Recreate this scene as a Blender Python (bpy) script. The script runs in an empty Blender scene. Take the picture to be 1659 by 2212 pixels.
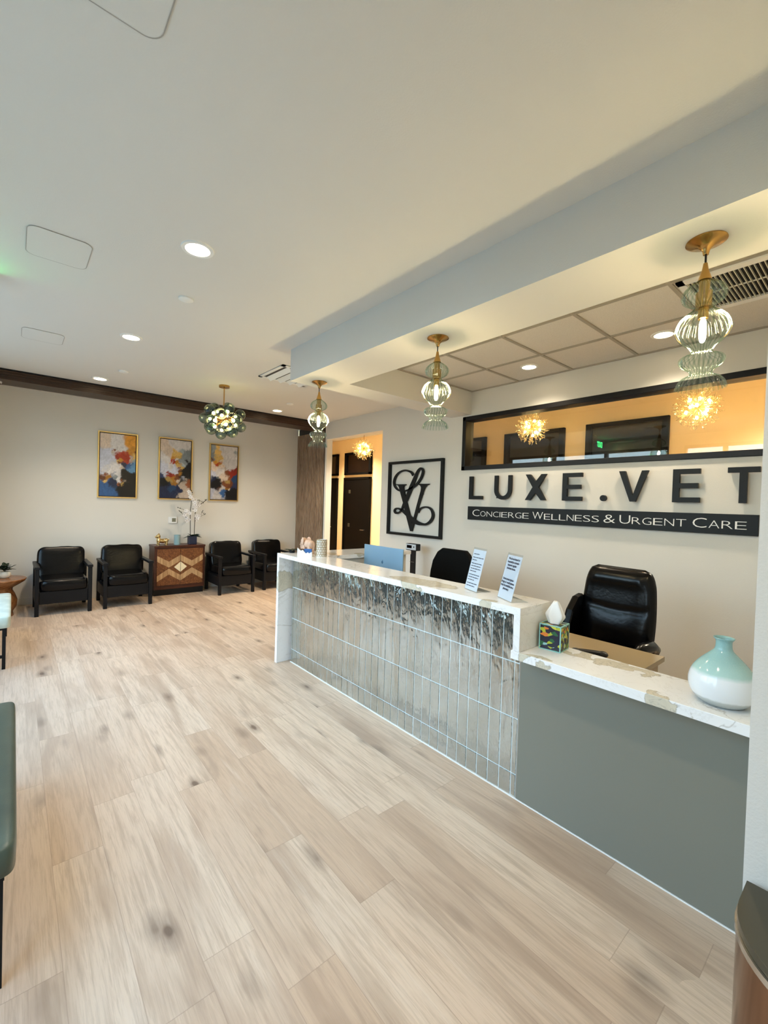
import bpy, bmesh, math, random
from mathutils import Vector, Matrix, noise
import numpy as np
random.seed(7)
S = bpy.context.scene
COL = S.collection
PI = math.pi
# ---------------------------------------------------------------- camera
F, YAW, PITCH, ROLL, CH = 940.11, 0.70563069, -0.01835274, 0.03104606, 1.575
f = Vector((math.sin(YAW)*math.cos(PITCH), math.cos(YAW)*math.cos(PITCH), math.sin(PITCH)))
r = Vector((math.cos(YAW), -math.sin(YAW), 0)); u = r.cross(f)
c_, s_ = math.cos(ROLL), math.sin(ROLL)
r2, u2 = r*c_+u*s_, u*c_-r*s_
cam = bpy.data.cameras.new('camera'); cam.sensor_fit = 'HORIZONTAL'; cam.sensor_width = 36
cam.lens = F/1659*36; cam.clip_start = .02; cam.clip_end = 300
co = bpy.data.objects.new('camera', cam); COL.objects.link(co)
M = Matrix((r2, u2, -f)).transposed().to_4x4(); M.translation = Vector((0, 0, CH)); co.matrix_world = M
S.camera = co
# ---------------------------------------------------------------- world, exposure
S.view_settings.view_transform = 'Standard'; S.view_settings.look = 'None'
S.view_settings.gamma = 1; S.view_settings.use_curve_mapping = False
S.view_settings.exposure = 0.66
WORLD_STR = 5.6
w = bpy.data.worlds.new('sky'); S.world = w; w.use_nodes = True
nt = w.node_tree; nt.nodes.clear()
out = nt.nodes.new('ShaderNodeOutputWorld'); bg = nt.nodes.new('ShaderNodeBackground')
tc = nt.nodes.new('ShaderNodeTexCoord'); sx = nt.nodes.new('ShaderNodeSeparateXYZ')
cr = nt.nodes.new('ShaderNodeValToRGB')
cr.color_ramp.elements[0].position = 0.0; cr.color_ramp.elements[0].color = (.74, .91, .98, 1)
cr.color_ramp.elements[1].position = 0.7; cr.color_ramp.elements[1].color = (.28, .57, .97, 1)
nt.links.new(tc.outputs['Generated'], sx.inputs[0]); nt.links.new(sx.outputs[2], cr.inputs[0])
nt.links.new(cr.outputs[0], bg.inputs[0]); bg.inputs[1].default_value = WORLD_STR
nt.links.new(bg.outputs[0], out.inputs[0])
def portal(name, loc, rot, sx_, sy_):
    l = bpy.data.lights.new(name, 'AREA'); l.shape = 'RECTANGLE'; l.size = sx_; l.size_y = sy_
    l.cycles.is_portal = True
    o = bpy.data.objects.new(name, l); COL.objects.link(o); o.location = loc; o.rotation_euler = rot
XW = -0.62   # window wall
YR = -1.6    # rear wall
portal('portal_side', (XW-.14, 3.45, 1.4), (0, -PI/2, 0), 2.8, 5.7)

# ---------------------------------------------------------------- materials
def mat(name):
    m = bpy.data.materials.new(name); m.use_nodes = True; m.node_tree.nodes.clear(); return m
class G:
    def __init__(s, name):
        s.m = mat(name); s.t = s.m.node_tree
        s.o = s.n('OutputMaterial')
    def n(s, ty, **k):
        x = s.t.nodes.new('ShaderNode'+ty)
        for a, b in k.items(): setattr(x, a, b)
        return x
    def l(s, a, b): s.t.links.new(a, b)
    def set(s, inp, v):
        if hasattr(v, 'is_linked') or hasattr(v, 'links'): s.l(v, inp)
        else: inp.default_value = v
    def math(s, op, a, b=0, c=0, clamp=False):
        x = s.n('Math', operation=op); x.use_clamp = clamp
        s.set(x.inputs[0], a); s.set(x.inputs[1], b); s.set(x.inputs[2], c); return x.outputs[0]
    def mix(s, f, a, b, bt='MIX'):
        x = s.n('Mix', data_type='RGBA', blend_type=bt)
        s.set(x.inputs[0], f); s.set(x.inputs[6], a); s.set(x.inputs[7], b); return x.outputs[2]
    def ramp(s, v, pts):
        x = s.n('ValToRGB'); e = x.color_ramp.elements
        while len(e) < len(pts): e.new(.5)
        for i, (p, c) in enumerate(pts):
            e[i].position = p; e[i].color = (*c, 1) if len(c) == 3 else c
        s.l(v, x.inputs[0]); return x.outputs[0]
    def coord(s, kind='Object', scale=(1, 1, 1)):
        t = s.n('TexCoord'); mp = s.n('Mapping'); mp.inputs['Scale'].default_value = scale
        s.l(t.outputs[kind], mp.inputs[0]); return mp.outputs[0]
    def wcoord(s, scale=(1, 1, 1)):
        t = s.n('NewGeometry'); mp = s.n('Mapping'); mp.inputs['Scale'].default_value = scale
        s.l(t.outputs['Position'], mp.inputs[0]); return mp.outputs[0]
    def noise(s, v, scale, detail=4, rough=.55, dist=0):
        x = s.n('TexNoise'); x.inputs['Scale'].default_value = scale; x.inputs['Detail'].default_value = detail
        x.inputs['Roughness'].default_value = rough; x.inputs['Distortion'].default_value = dist
        s.l(v, x.inputs['Vector']); return x.outputs['Fac']
    def bump(s, h, strength=.3, dist=.01):
        b = s.n('Bump'); b.inputs['Strength'].default_value = strength; b.inputs['Distance'].default_value = dist
        s.l(h, b.inputs['Height']); return b.outputs[0]
    def pbr(s, col, rough=.5, metal=0, spec=.5, normal=None, **k):
        p = s.n('BsdfPrincipled')
        s.set(p.inputs['Base Color'], (*col, 1) if isinstance(col, tuple) and len(col) == 3 else col)
        s.set(p.inputs['Roughness'], rough); s.set(p.inputs['Metallic'], metal)
        p.inputs['Specular IOR Level'].default_value = spec
        if normal is not None: s.l(normal, p.inputs['Normal'])
        for a, b in k.items(): s.set(p.inputs[a.replace('_', ' ')], b)
        s.l(p.outputs[0], s.o.inputs[0]); return s.m
def plain(name, col, rough=.5, metal=0, spec=.5, bump=0, bscale=40, var=0):
    g = G(name); v = g.coord()
    n_ = g.noise(v, bscale, 5)
    c = (*col, 1)
    if var:
        c = g.mix(n_, (*[x*(1-var) for x in col], 1), (*[min(1, x*(1+var)) for x in col], 1))
    rr = g.math('MULTIPLY_ADD', n_, .08, rough-.04)
    return g.pbr(c, rr, metal, spec, g.bump(n_, bump, .004) if bump else None)
def emit(name, col, st):
    g = G(name); e = g.n('Emission'); e.inputs[0].default_value = (*col, 1); e.inputs[1].default_value = st
    g.l(e.outputs[0], g.o.inputs[0]); return g.m
def glassy(name, tint, dens=.25, rough=.02, edge=.5, gloss=(1, 1, 1)):
    """thin clear glass: tinted see-through face, shinier at grazing angles"""
    g = G(name)
    lw = g.n('LayerWeight'); lw.inputs[0].default_value = edge
    frv = g.math('MULTIPLY_ADD', g.math('POWER', lw.outputs['Facing'], 3), .75, .06)
    tr = g.n('BsdfTransparent'); tc_ = g.mix(g.math('POWER', lw.outputs['Facing'], 1.5), (*[1-(1-t)*dens for t in tint], 1), (*[t*.8 for t in tint], 1))
    g.l(tc_, tr.inputs[0])
    gl = g.n('BsdfGlossy'); gl.inputs['Roughness'].default_value = rough; gl.inputs[0].default_value = (*gloss, 1)
    mx = g.n('MixShader'); g.l(frv, mx.inputs[0]); g.l(tr.outputs[0], mx.inputs[1]); g.l(gl.outputs[0], mx.inputs[2])
    g.l(mx.outputs[0], g.o.inputs[0]); return g.m

def paint_mat(name, col):
    g = G(name); v = g.wcoord()
    n1 = g.noise(v, 140, 3); n2 = g.noise(v, .6, 2)
    c = g.mix(n2, (*[x*.985 for x in col], 1), (*col, 1))
    return g.pbr(c, .62, 0, .25, g.bump(n1, .25, .003))
M_WALL = paint_mat('wall_paint', (.73, .71, .655))
M_CEIL = paint_mat('ceiling_paint', (.74, .725, .68))
M_CORR = paint_mat('corridor_paint', (.84, .67, .41))
M_GREY = plain('grey_laminate', (.20, .195, .155), .55, 0, .35, .05, 300, .03)
M_BLACK = plain('black_satin', (.006, .006, .007), .4, 0, .3)
M_BLACKM = plain('black_metal', (.005, .005, .006), .4, 0, .25)
M_LEATHER = plain('black_leather', (.002, .002, .0025), .22, 0, .25, .25, 40)
M_BRASS = plain('brass', (.50, .29, .09), .22, 1)
M_GOLD = plain('gold_frame', (.78, .58, .25), .33, 1)
M_STEEL = plain('brushed_steel', (.55, .55, .54), .22, 1)
M_WHITE = plain('white_plastic', (.82, .82, .8), .4)
M_GROUT = plain('pale_grout', (.72, .76, .76), .6)
M_DARKGLASS = plain('dark_glass', (.004, .003, .003), .05, 0, .8)
M_DOOR = plain('black_door', (.0015, .0015, .0015), .5, 0, .12)

def floor_mat():
    g = G('oak_planks'); t = g.n('NewGeometry'); sp = g.n('SeparateXYZ'); g.l(t.outputs['Position'], sp.inputs[0])
    W_, L_ = .183, 1.22
    xr = g.math('DIVIDE', g.math('ADD', sp.outputs[0], .04), W_); row = g.math('FLOOR', xr)
    wn = g.n('TexWhiteNoise', noise_dimensions='1D'); g.l(row, wn.inputs['W'])
    yy = g.math('ADD', g.math('DIVIDE', sp.outputs[1], L_), wn.outputs['Value'])
    colm = g.math('FLOOR', yy)
    cb = g.n('CombineXYZ'); g.l(row, cb.inputs[0]); g.l(colm, cb.inputs[1])
    wn2 = g.n('TexWhiteNoise', noise_dimensions='3D'); g.l(cb.outputs[0], wn2.inputs['Vector'])
    rnd = wn2.outputs['Value']
    sep = g.n('SeparateColor'); g.l(wn2.outputs['Color'], sep.inputs[0])
    # grain coordinates shifted per plank
    cg = g.n('CombineXYZ')
    g.l(g.math('ADD', g.math('MULTIPLY', sp.outputs[0], 1.0), g.math('MULTIPLY', sep.outputs[0], 37)), cg.inputs[0])
    g.l(g.math('ADD', sp.outputs[1], g.math('MULTIPLY', sep.outputs[1], 53)), cg.inputs[1])
    def mp(sc):
        m = g.n('Mapping'); m.inputs['Scale'].default_value = sc; g.l(cg.outputs[0], m.inputs[0]); return m.outputs[0]
    fine = g.noise(mp((70, 4.0, 1)), 1, 6, .65, .4)
    streak = g.noise(mp((13, .8, 1)), 1, 4, .6, 1.2)
    broad = g.noise(mp((5, .9, 1)), 1, 3, .5, .6)
    fleck = g.noise(mp((230, 9, 1)), 1, 3, .7)
    base = g.ramp(rnd, [(0, (.54, .40, .285)), (.35, (.61, .475, .355)), (.7, (.65, .52, .395)), (1, (.57, .435, .32))])
    c1 = g.mix(g.ramp(broad, [(.50, (0, 0, 0)), (.62, (.55, .55, .55)), (.8, (.8, .8, .8))]), base, (.38, .27, .19, 1))
    c2 = g.mix(g.math('MULTIPLY', g.ramp(streak, [(.54, (0, 0, 0)), (.66, (1, 1, 1))]), .45), c1, (.33, .24, .17, 1))
    c2b = g.mix(g.math('MULTIPLY', g.ramp(streak, [(.28, (1, 1, 1)), (.42, (0, 0, 0))]), .30), c2, (.70, .61, .51, 1))
    c3 = g.mix(g.math('MULTIPLY', g.ramp(fine, [(.46, (0, 0, 0)), (.66, (1, 1, 1))]), .55), c2b, (.38, .28, .20, 1))
    c3 = g.mix(g.math('MULTIPLY', g.ramp(fleck, [(.5, (0, 0, 0)), (.7, (1, 1, 1))]), .35), c3, (.40, .28, .19, 1))
    # knots
    vo = g.n('TexVoronoi'); vo.inputs['Scale'].default_value = 1; vo.inputs['Randomness'].default_value = 1
    dn = g.n('Mapping'); dn.inputs['Scale'].default_value = (6.5, 2.6, 1); g.l(cg.outputs[0], dn.inputs[0])
    nz = g.n('TexNoise'); nz.inputs['Scale'].default_value = 9; g.l(cg.outputs[0], nz.inputs['Vector'])
    ad = g.n('Mix', data_type='VECTOR'); ad.inputs[0].default_value = .12; g.l(dn.outputs[0], ad.inputs[4]); g.l(nz.outputs['Color'], ad.inputs[5])
    g.l(ad.outputs[1], vo.inputs['Vector'])
    kn = g.ramp(vo.outputs['Distance'], [(.06, (1, 1, 1)), (.11, (.5, .5, .5)), (.28, (0, 0, 0))])
    vs = g.n('SeparateColor'); g.l(vo.outputs['Color'], vs.inputs[0])
    kk = g.math('MULTIPLY', g.math('MULTIPLY', kn, g.math('GREATER_THAN', vs.outputs[0], .40)), .9)
    c4 = g.mix(kk, c3, (.13, .085, .06, 1))
    # seams
    fx = g.math('FRACT', xr); fy = g.math('FRACT', yy)
    sx1 = g.math('LESS_THAN', g.math('MINIMUM', fx, g.math('SUBTRACT', 1, fx)), .007)
    sy1 = g.math('LESS_THAN', g.math('MINIMUM', fy, g.math('SUBTRACT', 1, fy)), .0013)
    seam = g.math('MAXIMUM', sx1, sy1)
    c5 = g.mix(g.math('MULTIPLY', seam, .45), c4, (.30, .21, .15, 1))
    h = g.math('SUBTRACT', g.math('MULTIPLY', fine, .3), seam)
    return g.pbr(c5, g.math('MULTIPLY_ADD', fine, .15, .36), 0, .42, g.bump(h, .25, .002))
M_FLOOR = floor_mat()

def marble_mat():
    g = G('veined_marble'); geo = g.n('NewGeometry'); v = geo.outputs['Position']
    def vein(scale, width, dist, off):
        m = g.n('Mapping'); m.inputs['Location'].default_value = off; m.inputs['Rotation'].default_value = (.4, .7, .6)
        g.l(v, m.inputs[0]); n_ = g.noise(m.outputs[0], scale, 6, .6, dist)
        a = g.math('ABSOLUTE', g.math('SUBTRACT', n_, .5))
        return g.ramp(a, [(0, (1, 1, 1)), (width, (0, 0, 0))])
    v1 = vein(1.6, .010, 1.2, (3, 1, 0)); v2 = vein(4.5, .012, 1.5, (9, 2, 5))
    msk = g.noise(v, 2.2, 2)
    # broad stone-coloured patches of the slab
    nz = g.n('TexNoise'); nz.inputs['Scale'].default_value = 5; nz.inputs['Detail'].default_value = 6; g.l(v, nz.inputs['Vector'])
    sub = g.n('VectorMath', operation='SUBTRACT'); g.l(nz.outputs['Color'], sub.inputs[0]); sub.inputs[1].default_value = (.5, .5, .5)
    scl = g.n('VectorMath', operation='SCALE'); g.l(sub.outputs[0], scl.inputs[0]); scl.inputs['Scale'].default_value = .26
    wv = g.n('VectorMath', operation='ADD'); g.l(v, wv.inputs[0]); g.l(scl.outputs[0], wv.inputs[1])
    best = None
    for cx, cy, cz, rx, ry, rz in [(2.03, 3.78, .80, .2, .12, .10), (2.05, 2.02, 1.05, .10, .30, .12), (1.97, 1.43, 1.04, .05, .06, .05),
                                   (2.20, .92, .85, .07, .30, .03), (1.95, 1.14, .80, .025, .11, .05), (1.96, .56, .80, .045, .07, .06), (2.35, 3.60, 1.05, .10, .14, .06), (2.66, 3.46, 1.05, .07, .10, .05)]:
        s1 = g.n('VectorMath', operation='SUBTRACT'); g.l(wv.outputs[0], s1.inputs[0]); s1.inputs[1].default_value = (cx, cy, cz)
        d1 = g.n('VectorMath', operation='DIVIDE'); g.l(s1.outputs[0], d1.inputs[0]); d1.inputs[1].default_value = (rx, ry, rz)
        l1 = g.n('VectorMath', operation='LENGTH'); g.l(d1.outputs[0], l1.inputs[0])
        best = l1.outputs['Value'] if best is None else g.math('MINIMUM', best, l1.outputs['Value'])
    patch = g.ramp(best, [(.93, (1, 1, 1)), (.97, (0, 0, 0))])
    rim = g.ramp(g.math('ABSOLUTE', g.math('SUBTRACT', best, .95)), [(0, (1, 1, 1)), (.05, (0, 0, 0))])
    v3 = vein(9, .02, 2.5, (1, 6, 2))
    pc = g.mix(g.noise(v, 10, 6, .75, 1.5), (.46, .40, .28, 1), (.76, .69, .54, 1)); pc = g.mix(g.math('MULTIPLY', v3, .55), pc, (.22, .20, .15, 1))
    c = g.mix(g.math('MULTIPLY', g.math('MULTIPLY', v1, g.ramp(msk, [(.4, (0, 0, 0)), (.6, (1, 1, 1))])), .6), (.86, .85, .835, 1), (.42, .38, .32, 1))
    c = g.mix(g.math('MULTIPLY', v2, .22), c, (.5, .46, .4, 1))
    c = g.mix(g.math('MULTIPLY', patch, .9), c, pc); c = g.mix(g.math('MULTIPLY', rim, .45), c, (.16, .14, .10, 1))
    return g.pbr(c, .14, 0, .5)
M_MARBLE = marble_mat()

def tile_mat():
    g = G('glazed_mirror_tile'); v = g.wcoord((1, 1, .45))
    n1 = g.noise(v, 15, 2, .5, .8); n2 = g.noise(g.wcoord((1, 1, .25)), 60, 2, .6)
    n3 = g.noise(g.wcoord((1, 1, .3)), 5, 1, .5)
    h = g.math('ADD', g.math('MULTIPLY_ADD', n3, 2.2, n1), g.math('MULTIPLY', n2, .35))
    c = g.mix(g.noise(g.wcoord(), 3.5, 3), (.40, .40, .34, 1), (.66, .67, .63, 1))
    return g.pbr(c, .03, .88, .6, g.bump(h, .36, .017))
M_TILE = tile_mat()

def wood_mat(name, a, b, scale=(1, 1, 14), rough=.45, sc=3, dirx=None):
    g = G(name); v = g.wcoord(scale); n_ = g.noise(v, sc, 6, .6, .8)
    c = g.ramp(n_, [(.3, a), (.7, b)])
    return g.pbr(c, rough, 0, .4, g.bump(n_, .15, .003))
M_HEADER = wood_mat('dark_walnut', (.022, .009, .004), (.065, .030, .013), (.5, 6, 22))
M_SLAT = wood_mat('slat_walnut', (.17, .105, .065), (.46, .33, .23), (5, 5, .6), .5, 6)
M_CAB = wood_mat('mahogany', (.035, .008, .004), (.085, .022, .009), (2, 2, 16), .35)
M_BURL = None
def burl():
    g = G('burl_veneer'); v = g.wcoord(); n_ = g.noise(v, 22, 6, .7, 2.5)
    return g.pbr(g.ramp(n_, [(.3, (.06, .015, .005)), (.5, (.15, .05, .015)), (.72, (.34, .15, .05))]), .35, 0, .4)
M_BURL = burl()
def inlay():
    g = G('pale_inlay'); n_ = g.noise(g.wcoord((40, 1, 3)), 1, 5, .6, .4)
    return g.pbr(g.ramp(n_, [(.3, (.26, .13, .05)), (.65, (.56, .36, .18))]), .4, 0, .4)
M_INLAY = inlay()
M_CREAM = plain('cream_inlay', (.80, .68, .45), .4)
M_TABLE = wood_mat('polished_acacia', (.16, .05, .015), (.42, .19, .07), (2, 8, 3), .25, 4)
def fabric(name, a, b, rough=.7, sc=9):
    g = G(name); v = g.coord(); n_ = g.noise(v, sc, 5, .6); n2 = g.noise(v, 260, 2)
    return g.pbr(g.ramp(n_, [(.35, a), (.65, b)]), rough, 0, .4, g.bump(n2, .2, .002))
M_BENCH1 = fabric('mint_vinyl', (.42, .48, .41), (.56, .61, .52), .5)
M_BENCH2 = fabric('sage_leather', (.045, .062, .045), (.07, .09, .065), .3, 4)
M_TILEC = None
def acoustic():
    g = G('acoustic_tile'); v = g.wcoord(); n_ = g.noise(v, 220, 3)
    return g.pbr(g.ramp(n_, [(.35, (.68, .64, .57)), (.6, (.79, .75, .68))]), .8, 0, .1, g.bump(n_, .5, .003))
M_TILEC = acoustic()
def pane_mat(name, tint=(.96, .98, .97), refl=1.0):
    g = G(name); lw = g.n('LayerWeight'); frv = g.math('MULTIPLY_ADD', g.math('POWER', lw.outputs['Facing'], 5), .9, .04)
    tr = g.n('BsdfTransparent'); tr.inputs[0].default_value = (*tint, 1); gl = g.n('BsdfGlossy'); gl.inputs['Roughness'].default_value = 0
    mx = g.n('MixShader'); g.l(g.math('MULTIPLY', frv, refl), mx.inputs[0]); g.l(tr.outputs[0], mx.inputs[1]); g.l(gl.outputs[0], mx.inputs[2])
    g.l(mx.outputs[0], g.o.inputs[0]); return g.m
M_PANE = pane_mat('window_glass', refl=1.1)
M_PANEO = pane_mat('storefront_glass', (.97, .985, .98), .5)

# ---------------------------------------------------------------- mesh builder
class MB:
    def __init__(s): s.v = []; s.f = []; s.m = []
    def add(s, vs, fs, mi=0):
        b = len(s.v); s.v += [tuple(x) for x in vs]
        for q in fs: s.f.append(tuple(b+i for i in q)); s.m.append(mi)
        return s
    def box(s, x0, x1, y0, y1, z0, z1, mi=0, T=None):
        vs = [Vector((x, y, z)) for z in (z0, z1) for x, y in ((x0, y0), (x1, y0), (x1, y1), (x0, y1))]
        if T: vs = [T @ v for v in vs]
        return s.add(vs, [(3, 2, 1, 0), (4, 5, 6, 7), (0, 1, 5, 4), (1, 2, 6, 5), (2, 3, 7, 6), (3, 0, 4, 7)], mi)
    def hexa(s, bot, top, mi=0):
        n = len(bot)
        return s.add(list(bot)+list(top), [tuple(reversed(range(n))), tuple(range(n, 2*n))]+[(i, (i+1) % n, n+(i+1) % n, n+i) for i in range(n)], mi)
    def cyl(s, p0, p1, r0, r1=None, n=16, mi=0, cap=True):
        r1 = r0 if r1 is None else r1
        p0, p1 = Vector(p0), Vector(p1); d = (p1-p0).normalized()
        a = d.orthogonal().normalized(); b = d.cross(a)
        vs = [p+(a*math.cos(2*PI*i/n)+b*math.sin(2*PI*i/n))*rr for p, rr in ((p0, r0), (p1, r1)) for i in range(n)]
        fs = [(i, (i+1) % n, n+(i+1) % n, n+i) for i in range(n)]
        if cap: fs += [tuple(reversed(range(n))), tuple(range(n, 2*n))]
        return s.add(vs, fs, mi)
    def tube(s, pts, rad, n=8, mi=0):
        pts = [Vector(p) for p in pts]; rs = rad if isinstance(rad, (list, tuple)) else [rad]*len(pts)
        vs = []; up = None
        for i, p in enumerate(pts):
            d = (pts[min(i+1, len(pts)-1)]-pts[max(i-1, 0)]).normalized()
            if up is None: up = d.orthogonal().normalized()
            up = (up-d*up.dot(d)).normalized(); b = d.cross(up)
            vs += [p+(up*math.cos(2*PI*k/n)+b*math.sin(2*PI*k/n))*rs[i] for k in range(n)]
        fs = [(i*n+k, i*n+(k+1) % n, (i+1)*n+(k+1) % n, (i+1)*n+k) for i in range(len(pts)-1) for k in range(n)]
        fs += [tuple(reversed(range(n))), tuple(range((len(pts)-1)*n, len(pts)*n))]
        return s.add(vs, fs, mi)
    def lathe(s, prof, c=(0, 0, 0), n=32, flutes=0, depth=0, twist=0, mi=0, capb=False, capt=False):
        vs = []
        for (rr, z) in prof:
            for i in range(n):
                a = 2*PI*i/n
                q = rr*(1+depth*math.cos(flutes*a+twist*z)) if flutes else rr
                vs.append((c[0]+q*math.cos(a), c[1]+q*math.sin(a), c[2]+z))
        k = len(prof)
        fs = [(j*n+i, j*n+(i+1) % n, (j+1)*n+(i+1) % n, (j+1)*n+i) for j in range(k-1) for i in range(n)]
        if capb: fs.append(tuple(reversed(range(n))))
        if capt: fs.append(tuple(range((k-1)*n, k*n)))
        return s.add(vs, fs, mi)
    def sell(s, c, a, e1=1, e2=1, nu=28, nv=16, T=None, wr=0, seed=0, mi=0):
        """superellipsoid: a=(rx,ry,rz), e1 vertical squareness, e2 horizontal"""
        def pw(x, e): return math.copysign(abs(x)**e, x)
        vs = []
        for j in range(nv+1):
            ph = -PI/2+PI*j/nv
            for i in range(nu):
                th = 2*PI*i/nu
                p = Vector((a[0]*pw(math.cos(ph), e1)*pw(math.cos(th), e2), a[1]*pw(math.cos(ph), e1)*pw(math.sin(th), e2), a[2]*pw(math.sin(ph), e1)))
                if wr:
                    q = noise.noise(Vector((p.x*9+seed, p.y*9, p.z*9))); p = p*(1+wr*q)
                if T: p = T @ p
                vs.append(Vector(c)+p)
        fs = [(j*nu+i, j*nu+(i+1) % nu, (j+1)*nu+(i+1) % nu, (j+1)*nu+i) for j in range(nv) for i in range(nu)]
        return s.add(vs, fs, mi)
    def prism(s, poly, fn, d0, d1, mi=0):
        """2-D polygon (may be concave) extruded; fn(u,v,d)->xyz"""
        n = len(poly)
        vs = [fn(a, b, d0) for a, b in poly]+[fn(a, b, d1) for a, b in poly]
        from mathutils.geometry import tessellate_polygon
        tr = tessellate_polygon([[Vector((a, b, 0)) for a, b in poly]])
        fs = [tuple(t) for t in tr]+[tuple(n+i for i in reversed(t)) for t in tr]
        fs += [(i, (i+1) % n, n+(i+1) % n, n+i) for i in range(n)]
        return s.add(vs, fs, mi)
    def ribbon(s, pts, fn, d0, d1, mi=0, sub=5):
        P = []
        n = len(pts)
        for i in range(n-1):
            p0, p1, p2, p3 = pts[max(i-1, 0)], pts[i], pts[i+1], pts[min(i+2, n-1)]
            for k in range(sub):
                t = k/sub
                P.append(tuple(.5*((2*p1[j])+(-p0[j]+p2[j])*t+(2*p0[j]-5*p1[j]+4*p2[j]-p3[j])*t*t+(-p0[j]+3*p1[j]-3*p2[j]+p3[j])*t**3) for j in range(3)))
        P.append(pts[-1]); L = []; Rr = []
        for i, p in enumerate(P):
            a, b = P[max(i-1, 0)], P[min(i+1, len(P)-1)]
            dx, dy = b[0]-a[0], b[1]-a[1]; l = math.hypot(dx, dy) or 1
            nx, ny = -dy/l*p[2]/2, dx/l*p[2]/2
            L.append((p[0]+nx, p[1]+ny)); Rr.append((p[0]-nx, p[1]-ny))
        m = len(P); vs = []
        for d in (d0, d1):
            vs += [fn(*q, d) for q in L]+[fn(*q, d) for q in Rr]
        fs = []
        for i in range(m-1):
            fs += [(i, i+1, m+i+1, m+i), (2*m+i+1, 2*m+i, 3*m+i, 3*m+i+1), (i+1, i, 2*m+i, 2*m+i+1), (m+i, m+i+1, 3*m+i+1, 3*m+i)]
        fs += [(0, m, 3*m, 2*m), (m-1, 3*m-1, 4*m-1, 2*m-1)]
        return s.add(vs, fs, mi)
    def build(s, name, mats, parent=None, loc=(0, 0, 0), smooth=False, bevel=0, ang=35, solid=0, fix=True):
        me = bpy.data.meshes.new(name); me.from_pydata(s.v, [], s.f); me.validate()
        if not isinstance(mats, (list, tuple)): mats = [mats]
        for m in mats: me.materials.append(m)
        for p, mi in zip(me.polygons, s.m): p.material_index = mi
        if fix:
            bm = bmesh.new(); bm.from_mesh(me)
            if smooth: bmesh.ops.remove_doubles(bm, verts=bm.verts, dist=1e-6)
            bmesh.ops.recalc_face_normals(bm, faces=bm.faces); bm.to_mesh(me); bm.free()
        if smooth:
            for p in me.polygons: p.use_smooth = True
            me.set_sharp_from_angle(angle=math.radians(ang))
        o = bpy.data.objects.new(name, me); COL.objects.link(o); o.location = loc
        if parent: o.parent = parent
        if solid:
            q = o.modifiers.new('solid', 'SOLIDIFY'); q.thickness = solid; q.offset = 0
        if bevel:
            q = o.modifiers.new('bevel', 'BEVEL'); q.width = bevel; q.segments = 2; q.limit_method = 'ANGLE'; q.angle_limit = math.radians(40)
        return o
def tag(o, label=None, cat=None, group=None, kind=None):
    for k, v in (('label', label), ('category', cat), ('group', group), ('kind', kind)):
        if v: o[k] = v
    return o
def thing(name, label, cat, loc=(0, 0, 0), rz=0, group=None):
    o = bpy.data.objects.new(name, None); o.empty_display_size = .1; COL.objects.link(o)
    o.location = loc; o.rotation_euler = (0, 0, rz)
    return tag(o, label, cat, group)
def copy_tree(o, parent=None):
    c = o.copy(); COL.objects.link(c)
    if parent: c.parent = parent
    for ch in list(o.children): copy_tree(ch, c)
    return c
def struct(o, label=None): return tag(o, label, None, None, 'structure')
def sbox(name, m, *b, label=None):
    mb = MB()
    b = b[0] if isinstance(b[0], list) else (b if isinstance(b[0], tuple) else [b])
    for q in b: mb.box(*q)
    return struct(mb.build(name, m), label)

# ================================================================ THE SETTING
ZC = 3.02
XD = 4.33      # wall behind the desk
XC = 5.80      # far side of corridor
YF = 7.90      # far wall
SXW = 1.46     # wall stub at right
SY = .225
sbox('floor', M_FLOOR, -4.0, XC+.1, YR-.1, 10.2, -.12, 0, label='light oak plank floor')
sbox('ceiling', M_CEIL, [(XW-.1, XD, YR-.1, YF, ZC, ZC+.12), (XD, XC+.1, YR-.1, 10.2, ZC, ZC+.12)], label='plain white ceiling')
sbox('wall_far', M_WALL, XW-.1, XD+.06, YF, YF+.12, 0, ZC, label='pale wall behind the row of black armchairs')
# wall behind desk with hallway opening and clerestory window opening
WY0, WY1, WZ0, WZ1 = .36, 3.58, 2.03, 2.70
OY0, OY1, OZ = 5.17, 6.74, 2.715
sbox('wall_desk', M_WALL, [(XD, XD+.12, SY, OY0, 0, WZ0), (XD, XD+.12, SY, WY0, WZ0, ZC), (XD, XD+.12, WY0, WY1, WZ1, ZC),
     (XD, XD+.12, WY1, OY0, WZ0, ZC), (XD, XD+.12, OY0, OY1, OZ, ZC), (XD, XD+.12, OY1, 6.80, 0, ZC)], label='white wall behind the reception desk')
# slatted side wall of the seating alcove
wsl = sbox('wall_slatted', M_BLACK, XD+.075, XD+.12, 6.80, YF, 0, ZC, label='wall panel of dark vertical wooden slats')
m_ = MB(); k = 0; y = 6.815
while y < YF-.02:
    m_.box(XD+.03, XD+.075, y, y+.031, .0, 2.89); y += .054
m_.build('slats', M_SLAT, wsl)
sbox('trim_1', M_HEADER, [(XW, XD+.07, 6.80, 7.16, 2.895, ZC)], label='dark walnut header beam across the room')
mt = MB()
for z_ in (2.925, 2.955, 2.985): mt.box(XW, XD+.06, 6.793, 6.80, z_, z_+.018)
struct(mt.build('trim_2', M_HEADER), 'thin walnut strips on the header beam')
sbox('trim_3', M_BLACK, [(XW, XD+.06, 6.786, 6.80, 3.004, ZC), (XD-.004, XD+.03, 6.795, 6.81, 0, ZC)], label='black strip for the shade atop the walnut header, black edge beside the slats')  # top strip is shade modelled in black; the upright is a real black edge
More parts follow.
